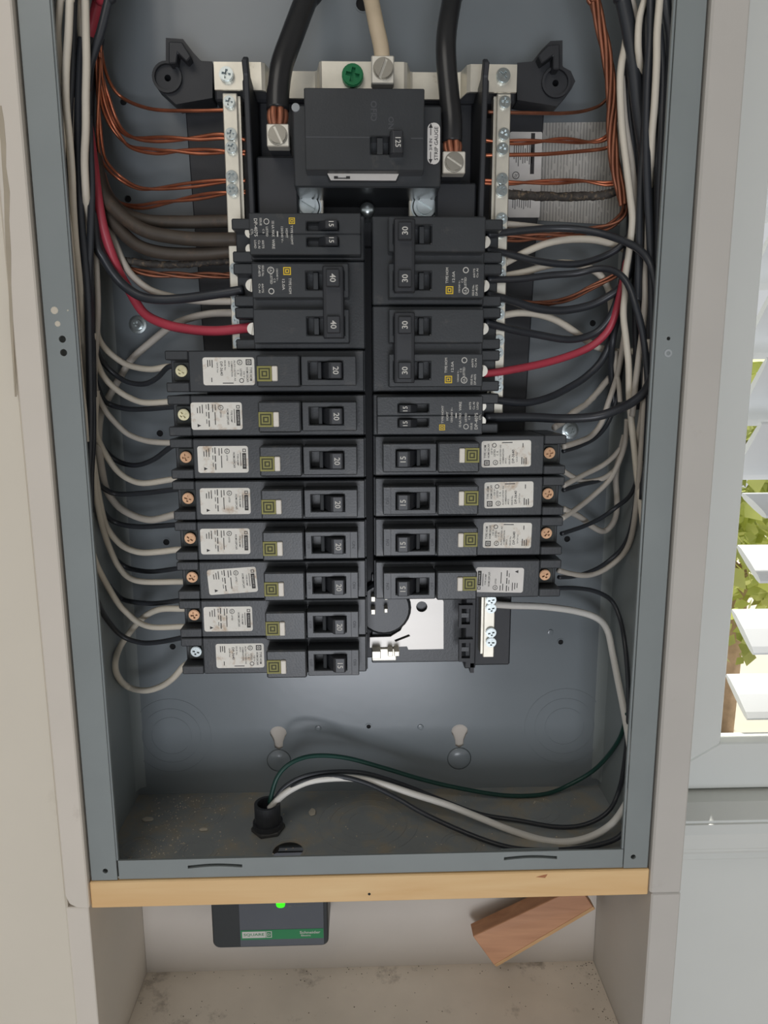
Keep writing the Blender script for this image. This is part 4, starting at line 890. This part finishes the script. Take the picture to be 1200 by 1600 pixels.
for lab, pts in WL: wire('wire', lab, WIREWHITE, 2.0, pts + [(pts[-1][0] + 16, pts[-1][1], 40)], 50, group='white breaker wires at the left')
wire('wire', 'long pale wire from the left neutral bar sweeping down to the fifth long breaker', WIREWHITE2, 2.4, [(366, 489, 52), (330, 490, 60), (300, 496, 66), (270, 508, 72), (235, 535, 78), (205, 562, 80), (190, 586, 80), (178, 606, 78), (166, 628, 74), (158, 645, 72), (154, 672, 68), (155, 705, 66), (160, 740, 66), (166, 765, 66), (176, 781, 66), (191, 796, 64), (215, 808, 58), (240, 812, 50), (274, 804, 42), (292, 802, 40)], 70, n=9)
wire('wire', 'pale wire looping below the left column to the bottom breaker', WIREWHITE, 2.2, [(298, 951, 40), (282, 951, 44), (250, 952, 52), (225, 964, 62), (205, 985, 72), (188, 1010, 78), (180, 1035, 80), (184, 1056, 80), (200, 1073, 76), (225, 1079, 70), (250, 1073, 62), (270, 1060, 52), (286, 1042, 44), (296, 1036, 42)], 60, n=9)
BL_ = [('dipping black wire to the topmost long breaker at the left', [(148, 520, 56), (151, 545, 58), (161, 566, 64), (180, 585, 68), (200, 597, 66), (225, 600, 60), (245, 591, 52), (262, 574, 42)]),
       ('dipping black wire to the second long breaker at the left', [(148, 590, 60), (160, 622, 64), (175, 633, 68), (200, 639, 64), (230, 639, 54), (268, 636, 42)]),
       ('dipping black wire to the third long breaker at the left', [(150, 680, 58), (165, 704, 70), (185, 721, 74), (212, 727, 70), (240, 718, 58), (268, 698, 42)]),
       ('dipping black wire to the fourth long breaker at the left', [(146, 730, 46), (152, 752, 50), (165, 765, 56), (185, 772, 60), (230, 770, 54), (272, 765, 42)]),
       ('dipping black wire to the fifth long breaker at the left', [(148, 770, 46), (165, 804, 60), (185, 818, 66), (220, 823, 60), (274, 820, 44)]),
       ('dipping black wire to the sixth long breaker at the left', [(175, 868, 72), (195, 885, 74), (215, 891, 70), (240, 893, 62), (280, 888, 44)]),
       ('dipping black wire to the seventh long breaker at the left', [(170, 915, 72), (188, 934, 74), (205, 940, 70), (240, 943, 62), (282, 938, 44)]),
       ('long thin black wire sagging to the bottom breaker at the left', [(146, 905, 34), (151, 935, 38), (166, 966, 48), (190, 993, 58), (220, 1004, 58), (250, 1003, 52), (287, 996, 42)])]
for lab, pts in BL_: wire('wire', lab, WIREBLACK, 1.7, pts + [(pts[-1][0] + 14, pts[-1][1] - 1, 40)], 55, group='black breaker wires at the left')

# --- right bundle
twist('copper strand of the thick twisted rope hanging at the upper right', COPPERDULL, 1.25, 2.2, [(924, -15), (929, 0), (938, 40), (947, 80), (953, 120), (956, 160), (956, 200), (958, 235), (963, 270), (971, 300), (975, 320)], 46, 5, 90, 'copper rope strands')
twist('copper strand bending from the rope towards the right neutral bar', COPPERDULL, 1.0, 1.6, [(976, 315, 50), (973, 335, 54), (957, 350, 58), (930, 359, 60), (880, 366, 56), (830, 371, 52), (784, 373, 50)], 56, 3, 60, 'copper strands bending off the rope')
wire('ground_wire', 'single copper wire to the topmost screw of the right neutral bar', COPPERDULL, 1.1, [(948, 155, 80), (935, 166, 82), (910, 174, 78), (880, 177, 68), (850, 177, 60), (798, 176, 50), (762, 175, 50)], 60, n=6)
twist('copper strand of the pair to the second screw of the right neutral bar', COPPER, 1.0, 1.0, [(956, 208, 66), (940, 219, 70), (915, 222, 70), (880, 219, 62), (840, 221, 56), (798, 222, 50), (757, 220, 50)], 60, 2, 70, 'second copper pair at the right')
wire('ground_wire', 'copper wire to the third screw of the right neutral bar', COPPER, 1.25, [(956, 228, 66), (940, 233, 68), (900, 237, 66), (850, 241, 56), (798, 242, 50), (757, 243, 50)], 60, n=6)
twist('copper strand of the pair to the fourth screw of the right neutral bar', COPPER, 1.0, 1.0, [(964, 286, 62), (945, 287, 66), (910, 283, 66), (870, 284, 58), (830, 285, 54), (798, 286, 50), (756, 284, 50)], 60, 2, 90, 'fourth copper pair at the right')
wire('wire', 'scaly dark wire across the sheet of fine print to the right neutral bar', WIREFRAYED, 2.8, [(975, 285, 56), (962, 299, 60), (940, 305, 66), (900, 307, 66), (850, 307, 60), (798, 304, 50), (790, 303, 50)], 60, rough=0.14, k=12)
twist('copper strand slanting up from the 30 breakers into the right bundle', COPPERDULL, 0.9, 1.3, [(792, 471, 52), (835, 474, 58), (865, 473, 62), (890, 466, 64), (920, 451, 64), (950, 437, 62), (970, 425, 60)], 60, 3, 110, 'copper strands slanting at the right')
RBK = ['thick black cable crossing diagonally at the top of the right bundle', 'black wire on the inner side of the thick diagonal cable at the right', 'black wire between the two white ones at the top of the right bundle',
       'black wire nearest the right flange at the top', 'black wire behind the bowed white one at the upper right', 'long black wire at the outer edge of the right bundle', 'black wire behind the snaking white one at the right',
       'black wire in the middle of the right bundle', 'black wire beside the flange halfway down the right side', 'black wire behind the red one in the right bundle']
for RB_, (r, Y, pts) in zip(RBK, ((4.2, 34, [(968, -15), (973, 0), (985, 60), (992, 120), (999, 180), (1008, 240), (1016, 300), (1022, 360), (1027, 420), (1028, 500)]), (2.4, 42, [(984, -15), (986, 40), (983, 100), (982, 150), (988, 220), (996, 300), (1002, 400), (1007, 500), (1010, 600), (1008, 700)]),
                  (2.4, 20, [(1017, -15), (1016, 60), (1012, 140), (1010, 220), (1012, 300), (1017, 400), (1019, 500), (1016, 600), (1010, 720)]), (2.6, 12, [(1040, -15), (1048, 60), (1046, 140), (1042, 220), (1037, 300), (1033, 400)]),
                  (2.4, 30, [(1008, 0), (1010, 80), (1009, 170), (1003, 260), (1000, 340), (998, 420), (996, 470)]), (2.4, 22, [(1022, 180), (1027, 260), (1028, 340), (1026, 440), (1022, 560), (1016, 700), (1008, 830), (1003, 900)]),
                  (2.2, 52, [(976, 200), (985, 270), (990, 340), (992, 430), (994, 540), (998, 640)]), (2.4, 40, [(995, 120), (996, 200), (1003, 300), (1008, 380), (1012, 470), (1014, 560), (1010, 660), (1004, 780)]),
                  (2.0, 14, [(1030, 40), (1036, 110), (1034, 200), (1030, 300), (1028, 400), (1024, 520), (1018, 640)]), (2.2, 60, [(984, 330), (982, 400), (972, 455), (964, 500), (957, 535), (955, 570, 68), (957, 605, 72), (960, 641, 74)]))):
    wire('wire', RB_, WIREBLACK, r, pts, Y, group='black wires of the right bundle')
wire('wire', 'long off-white wire snaking down the inner edge of the right bundle', WIREWHITE, 2.1, [(980, 50, 42), (976, 75, 38), (971, 100, 34), (969, 135, 34), (972, 200, 34), (979, 260, 32), (985, 310, 32), (988, 340, 32), (986, 370, 34), (982, 400, 38), (977, 430, 40), (977, 455, 40), (974, 490, 38), (978, 530, 36), (982, 570, 36), (983, 620, 38), (986, 655, 40), (991, 700, 40), (995, 740, 38), (1001, 785, 34), (1006, 830, 32)], 36, group=GR, n=9)
wire('wire', 'short off-white wire bowing inwards at the top of the right bundle', WIREWHITE, 2.0, [(1010, -15), (1007, 0), (999, 30), (997, 70), (1000, 100, 30), (1003, 135, 38), (1006, 180, 46), (1008, 240, 50)], 26, group=GR)
wire('wire', 'straight off-white wire nearest the right flange at the top', WIREWHITE, 2.1, [(1032, -15, 12), (1031, 0, 12), (1027, 50, 12), (1026, 100, 12), (1023, 160, 14), (1019, 210, 18), (1017, 255, 22), (1015, 300, 34)], 14, group=GR)
wire('wire', 'pale wire reappearing halfway down the right bundle and fading behind black ones', WIREWHITE2, 2.0, [(1013, 310, 30), (1012, 380, 28), (1009, 430, 28), (1008, 470, 28), (1004, 515, 30), (998, 560, 32), (993, 600, 34), (988, 650, 38)], 30, group=GR)
wire('wire', 'pale wire lying beside the snaking white one at the right', WIREWHITE2, 1.8, [(972, 120), (976, 180), (981, 215), (987, 250), (991, 285), (993, 320), (991, 365)], 40, group=GR)
wire('wire', 'pale wire entering the right bundle from the top behind a thick black one', WIREWHITE2, 1.9, [(984, -15), (987, 0), (992, 20), (993, 45), (993, 70)], 40, group=GR)
wire('wire', 'black wire arching from the top 30 pole over the right bundle', WIREBLACK, 2.2, [(762, 367, 36), (785, 364, 40), (820, 360, 44), (860, 357, 46), (900, 358, 44), (940, 365, 38), (975, 377, 28), (1000, 391, 20), (1016, 412, 14), (1024, 445, 12), (1027, 485, 12)], 40)
wire('wire', 'black wire sagging from the lower pole of the top 30 breaker', WIREBLACK, 2.2, [(760, 391, 34), (790, 396, 42), (830, 406, 48), (870, 412, 52), (905, 412, 54), (940, 402, 54), (968, 386, 52), (984, 365, 50), (994, 330, 48)], 48)
wire('wire', 'black wire rising then falling into the right bundle below the top 30 breaker', WIREBLACK, 2.1, [(762, 437, 36), (810, 436, 42), (860, 430, 46), (900, 427, 46), (932, 420, 42), (955, 422, 36), (972, 432, 30), (984, 450, 26), (994, 480, 22), (1004, 520, 20), (1011, 575, 20), (1013, 620, 20)], 40)
wire('wire', 'thick black wire drooping from the upper pole of the second 30 breaker', WIREBLACK, 2.6, [(760, 460, 34), (800, 470, 44), (830, 480, 50), (860, 485, 54), (890, 484, 56), (925, 476, 56), (952, 462, 54), (972, 446, 50), (984, 420, 46), (990, 380, 44)], 50)
wire('wire', 'thick black wire drooping lowest from the second 30 breaker', WIREBLACK, 2.4, [(758, 504, 34), (800, 515, 44), (840, 523, 52), (880, 530, 56), (905, 529, 58), (930, 520, 58), (947, 504, 56), (958, 485, 54), (968, 455, 54), (976, 415, 54), (982, 370, 54)], 50)
wire('wire', 'red wire curving from the second 30 breaker up into the right bundle', WIRERED, 2.5, [(756, 584, 34), (780, 581, 38), (820, 574, 46), (860, 565, 54), (900, 552, 58), (928, 538, 58), (950, 516, 56), (963, 485, 52), (971, 452, 48), (977, 425, 50), (981, 395, 56)], 50, n=10)
wire('wire', 'black wire from the upper handle of the twin breaker rising to the right', WIREBLACK, 2.5, [(758, 622, 38), (790, 627, 44), (825, 629, 50), (860, 620, 58), (890, 605, 64), (915, 589, 66), (938, 566, 66), (953, 535, 64), (962, 500, 62), (969, 460, 62), (976, 420, 60)], 50)
wire('wire', 'thick black wire from the twin breaker running flat into the right bundle', WIREBLACK, 2.9, [(758, 652, 36), (830, 652, 40), (880, 654, 42), (930, 651, 40), (965, 640, 34), (990, 627, 26), (1008, 611, 20), (1020, 588, 14)], 40, n=10)
wire('wire', 'short pale wire above the arching black one at the right neutral bar', WIREWHITE2, 2.0, [(788, 350, 48), (800, 351, 50), (830, 354, 54), (860, 358, 60), (900, 363, 66)], 54)
wire('wire', 'white wire arching highest from the right neutral bar', WIREWHITE, 2.3, [(789, 411, 48), (802, 404, 50), (825, 392, 52), (855, 380, 54), (890, 374, 56), (930, 375, 58), (965, 384, 60), (985, 395, 60)], 54, n=9)
wire('wire', 'white wire crossing under the sagging black one at the right neutral bar', WIREWHITE, 2.3, [(786, 432, 48), (820, 425, 52), (850, 416, 56), (880, 411, 60), (910, 415, 64), (932, 425, 66), (945, 440, 66), (953, 460, 68), (956, 490, 72), (960, 520, 74)], 56, n=9)
wire('wire', 'white wire arching down past the red one from the right neutral bar', WIREWHITE, 2.3, [(781, 494, 48), (810, 489, 52), (840, 491, 56), (868, 500, 60), (893, 515, 64), (915, 531, 70), (935, 543, 74), (962, 549, 72), (990, 549, 60), (1010, 550, 50)], 56, n=9)
wire('wire', 'chewed white wire end above the flat black one at the right', WIREWHITE2, 2.2, [(952, 590, 76), (930, 617, 74), (915, 632, 72), (895, 645, 66), (878, 660, 60), (866, 668, 52)], 66, rough=0.10)
GW = 'white breaker wires at the right'
for lab, r, pts in (('pale wire hanging from the right bundle to the topmost long breaker', 1.9, [(976, 520, 56), (970, 560, 60), (963, 592, 66), (950, 630, 70), (940, 660, 68), (925, 680, 62), (905, 690, 52), (880, 698, 40)]),
                    ('pale wire slanting to the second long breaker at the right', 1.8, [(970, 700, 68), (958, 714, 68), (940, 728, 64), (910, 743, 54), (880, 759, 42)]),
                    ('pale wire dipping out and back beside the second long breaker at the right', 1.8, [(880, 736, 42), (895, 745, 50), (912, 752, 58), (938, 749, 64), (957, 738, 68), (966, 726, 70)]),
                    ('pale wire curving to the third long breaker at the right', 1.9, [(980, 655, 58), (977, 690, 62), (967, 722, 66), (952, 750, 66), (926, 775, 60), (902, 794, 50), (878, 810, 40)]),
                    ('pale wire making a tight loop beside the third long breaker at the right', 2.1, [(976, 680, 66), (966, 720, 70), (962, 748, 72), (964, 778, 74), (963, 803, 76), (956, 820, 78), (943, 830, 78), (926, 823, 70), (905, 807, 56), (880, 795, 42)]),
                    ('pale wire curving up from the bottom long breaker at the right', 1.9, [(872, 891, 42), (890, 896, 48), (910, 899, 54), (927, 897, 60), (946, 889, 64), (966, 874, 64), (979, 858, 58), (987, 836, 50), (993, 800, 40), (999, 740, 34), (1003, 690, 30), (1006, 640, 26), (1009, 590, 22), (1012, 530, 20)]),
                    ('short pale wire passing behind the flat black one at the right', 1.7, [(962, 548, 66), (963, 580, 66), (967, 602, 64), (969, 628, 64)]),
                    ('pale wire slanting inside the right bundle below the flat black one', 1.8, [(1007, 612, 30), (1002, 650, 34), (997, 685, 42), (994, 715, 48), (995, 745, 50)])):
    wire('wire', lab, WIREWHITE2, r, pts, 55, group=GW)
GB = 'black breaker wires at the right'
for lab, pts in (('thin black wire behind the pale one at the topmost long breaker on the right', [(880, 705, 42), (905, 697, 54), (930, 684, 64), (948, 664, 70), (960, 635, 72), (968, 595, 70), (976, 550, 64)]),
                 ('thin black wire under the pale one at the second long breaker on the right', [(880, 766, 42), (910, 757, 54), (938, 750, 64), (960, 735, 70), (972, 712, 70), (980, 680, 66)]),
                 ('thin black wire rising across the tight loop at the right', [(877, 834, 42), (910, 823, 52), (938, 810, 60), (962, 793, 62), (985, 773, 52), (998, 738, 40), (1005, 690, 30)]),
                 ('thin black wire under the pale one at the bottom long breaker on the right', [(873, 902, 42), (900, 900, 52), (930, 890, 62), (955, 873, 66), (976, 850, 60), (988, 815, 48), (996, 760, 40)])):
    wire('wire', lab, WIREBLACK, 1.5, pts, 55, group=GB)
wire('wire', 'thin grey-black wire from the bottom right breaker down the side of the box', WIREBLACK, 1.6, [(870, 919, 44), (900, 919, 54), (930, 924, 64), (955, 938, 70), (968, 965, 70), (976, 1005, 64), (981, 1060, 56), (982, 1120, 50), (976, 1190, 56), (967, 1235, 50), (950, 1268, 40), (915, 1288, 38), (870, 1292, 40), (810, 1282, 46), (750, 1272, 52), (690, 1250, 58), (630, 1226, 62), (570, 1208, 62), (520, 1206, 58), (475, 1213, 54), (443, 1231, 52), (425, 1258, 50)], 50, n=8)
wire('wire', 'bright white wire from the short neutral bar down to the cord bushing', WIREWHITENEW, 2.45, [(768, 944, 46), (800, 946, 52), (850, 948, 60), (900, 955, 68), (933, 966, 74), (949, 985, 76), (957, 1020, 74), (965, 1060, 68), (975, 1110, 58), (984, 1162, 46), (989, 1205, 40), (985, 1238, 34), (976, 1260, 28), (956, 1287, 24), (926, 1306, 22), (890, 1315, 24), (850, 1313, 28), (800, 1298, 34), (750, 1278, 40), (700, 1258, 46), (650, 1242, 50), (600, 1226, 54), (560, 1217, 56), (520, 1216, 54), (480, 1222, 52), (445, 1240, 50), (421, 1264, 49)], 50, n=10)
wire('wire', 'black wire lying lowest on the floor of the box from the bushing', WIREBLACK, 1.7, [(985, 1285, 18), (960, 1312, 14), (900, 1326, 13), (830, 1328, 14), (780, 1320, 18), (720, 1298, 28), (660, 1270, 38), (620, 1247, 46), (570, 1223, 52), (520, 1213, 54), (465, 1225, 51), (424, 1262, 49)], 40)
wire('wire', 'dark green wire arching over the others from the bushing', WIREGREEN, 1.6, [(980, 1115, 60), (966, 1158, 70), (932, 1200, 80), (890, 1226, 84), (850, 1241, 80), (790, 1243, 78), (720, 1232, 78), (660, 1218, 76), (600, 1200, 74), (540, 1184, 70), (490, 1181, 64), (455, 1192, 58), (433, 1215, 54), (421, 1255, 51)], 70)

# ---------------------------------------------------------------- bushing, device, wood, debris
bu = thing('cord_bushing', 'black plastic cord bushing with a locknut on the box floor', 'bushing', (bc.x, bc.y, 1.5))
hexa = [(bc.x + 12.2 * math.cos(math.radians(60 * k + 12)), bc.y + 12.2 * math.sin(math.radians(60 * k + 12))) for k in range(6)]
b = MB(); b.prism_z(hexa, 1.5, 4.6); b.build('locknut', mat('dusty_black', (70, 70, 70), 0.6, var=0.2, vscale=90), bu, bevel=0.7)
b = MB(); b.ring((bc.x, bc.y, 4.6), 7.0, 9.2, 0, 17.5, 28, 'z'); b.ring((bc.x, bc.y, 4.6), 8.6, 10.6, 0, 3.5, 28, 'z'); b.build('collar', BLACK2, bu, bevel=0.0)
b = MB(); b.lathe((bc.x, bc.y, 0), [(7.4, -14), (7.4, 10)], 24, 'z'); b.build('core', DARKGAP, bu)

ws = MB(); ws.box(-182.2, 182.2, -1.8, 20, -19.4, -0.4); o = ws.build('wooden_strip', PINE, bevel=0.7); tag(o, 'unpainted pale pine strip under the panel box', 'wood strip')
p = P(577, 1397, -1.8); nh = MB(); nh.lathe((p.x, -1.8, p.z), [(1.0, 0.05), (0.9, -0.1)], 10); nh.build('nail_hole', DARKGAP, o)
p = P(847, 1370, -1.8); nh = MB(); nh.prism([(p.x - 4, p.z), (p.x + 1, p.z + 1.4), (p.x + 3.5, p.z + 1.8), (p.x + 2, p.z - 0.8)], -1.92, -1.7); nh.build('knot', mat('knot_stain', (176, 116, 78), 0.7), o)

dv = thing('surge_protector', 'black surge protector with a green lamp on the wall below the pine strip', 'surge protector', (-78, 97, -106))
yd = 60
b = MB(); b.prism(rounded(-120.4, -33.2, -106.5, -22, 5.5, 5), yd + 1, 97.4); b.build('case', DEVDARK, dv, bevel=1.0)
xa, xb = P(374, 1440, yd).x, P(506, 1440, yd).x
b = MB(); b.prism(rounded(xa, xb, -104.2, -26, 1.0), yd - 0.4, yd + 1.4); b.build('front_panel', DEVGREY, dv, bevel=0.3)
g0, g1 = P(375, 1456, yd), P(505, 1466, yd)
gz1, gz0 = -90.0, -98.2
b = MB(); b.box(xa + 0.6, xb - 0.4, yd - 0.6, yd, gz0, gz1); gb = b.build('green_band', DEVGREEN, dv)
b = MB(); b.box(xa + 1.8, xa + 19.4, yd - 0.75, yd - 0.5, gz0 + 1.6, gz1 - 1.2); b.frame((xa + 19.8, xa + 24.0, gz0 + 1.6, gz1 - 1.2), (xa + 20.3, xa + 23.5, gz0 + 2.1, gz1 - 1.7), yd - 0.75, yd - 0.5)
zc = (gz0 + gz1) / 2 + 0.2
b.text('Schneider', xb - 10.5, yd - 0.7, zc + 1.0, 2.3, 0, width=15.5); b.text('Electric', xb - 13.6, yd - 0.7, zc - 1.6, 1.5, 0, width=7.2); b.build('band_print', WHITEPRINT, gb)
b = MB(); b.text('SQUARE', xa + 10.6, yd - 0.8, zc, 2.6, 0, width=15.4); b.build('lettering', DEVGREEN, gb)
b = MB(); b.text('D', xa + 21.9, yd - 0.8, zc, 2.2, 0); b.build('lettering', WHITEPRINT, gb)
p = P(438.5, 1409, yd); b = MB(); b.prism(rounded(p.x - 3.2, p.x + 3.2, P(438, 1417, yd).z, p.z + 5, 2.4, 5), yd - 1.2, yd); b.build('lamp', LED, dv, bevel=0.3)
p = P(453, 1415, yd); b = MB(); b.rect(p.x, yd - 0.5, p.z, 2, 1.4); p = P(471, 1414, yd); b.text('Equipped', p.x, yd - 0.5, p.z, 2.2, 0, width=10.5); b.build('panel_print', PALEPRINT, dv)

# offcut of brown wood leaning in the corner of the niche
bk = thing('wood_offcut', 'brown wood offcut leaning in the corner of the niche', 'wood block', (102, 84, -158))
A, B_, C_, D_ = (739, 1463), (777, 1515), (932, 1424), (905, 1385)
fr = [P(A[0], A[1], 74), P(B_[0], B_[1], 70), P(C_[0], C_[1], 74), P(D_[0], D_[1], 78)]
nrm = (fr[1] - fr[0]).cross(fr[3] - fr[0]).normalized()
if nrm.y < 0: nrm = -nrm
lowz = min(p.z for p in fr)
th = 16.0
lift = max(0, -158.8 - lowz); fr = [p + Vector((0, 0, lift)) for p in fr]
e = (fr[0] - fr[1]).normalized()
b = MB(); q = [fr[0], fr[1] + e * 4.5, fr[2] + e * 4.5, fr[3]]; b.add(q + [p + nrm * th for p in (fr[0], fr[1] + e * 4.5, fr[2] + e * 4.5, fr[3])], [(0, 1, 2, 3), (4, 5, 6, 7), (0, 1, 5, 4), (1, 2, 6, 5), (2, 3, 7, 6), (3, 0, 4, 7)])
b.build('block', BROWNWOOD, bk, bevel=0.5)
b = MB(); d_ = e * 4.45; k_ = nrm * 3.0
b.add([fr[1] + d_, fr[2] + d_, fr[2] + k_, fr[1] + k_, fr[1] + d_ + nrm * th, fr[2] + d_ + nrm * th, fr[2] + nrm * th, fr[1] + nrm * th], [(0, 1, 2, 3), (4, 5, 6, 7), (0, 1, 5, 4), (1, 2, 6, 5), (2, 3, 7, 6), (3, 0, 4, 7)])
b.build('sawn_edge', SAWN, bk, bevel=0.3)

# plaster chips and grit on the floor of the box
for lab, px, py, sx, sy in (('oval white plaster chip lying beside the bushing', 488, 1269, 2.6, 4.6), ('flat white plaster chip in the back corner of the box floor', 231, 1280, 4.2, 2.6), ('small dusty plaster crumb left of the bushing', 318, 1296, 3.2, 1.6)):
    p = PZ(px, py, 2.2); b = MB()
    ring_ = [(p.x + sx * (1 + 0.12 * math.sin(3 * k)) * math.cos(k * math.pi / 5), p.y + sy * (1 + 0.1 * math.cos(2 * k)) * math.sin(k * math.pi / 5)) for k in range(10)]
    b.prism_z(ring_, 1.6, 2.8); tag(b.build('plaster_chip', CHIP, bevel=0.4), lab, 'plaster chip', 'chips on the box floor')
def grit(name, label, n, fx, z, smin, smax, material, seed):
    rnd = random.Random(seed); b = MB()
    for k in range(n):
        x, y = fx(rnd); s = rnd.uniform(smin, smax); a = rnd.uniform(0, 6.3)
        pts = [Vector((x + s * math.cos(a + t), y + s * math.sin(a + t), z)) for t in (0, 2.1, 4.2)]
        b.add(pts + [Vector((x, y, z + s * 0.8))], [(0, 1, 2), (0, 1, 3), (1, 2, 3), (2, 0, 3)])
    tag(b.build(name, material), label, 'grit', kind='stuff')
def f1(r):
    if r.random() < 0.55: return (-165 + abs(r.gauss(0, 30)), r.uniform(6, 92))
    return (r.uniform(-172, 172), r.uniform(5, 92))
grit('floor_grit', 'pale grit scattered over the floor of the panel box', 420, f1, 1.5, 0.25, 0.85, DUST, 1)
def f2(r):
    u = r.random()
    if u < 0.4: return (r.uniform(-183, 183), 97 - abs(r.gauss(0, 8)))
    if u < 0.7: return (183 - abs(r.gauss(0, 10)), r.uniform(20, 96))
    return (r.uniform(-183, 183), r.uniform(10, 96))
grit('niche_grit', 'dark crumbs of dirt scattered over the niche floor', 190, f2, -159, 0.2, 0.75, mat('dark_dirt', (92, 78, 64), 0.9), 2)
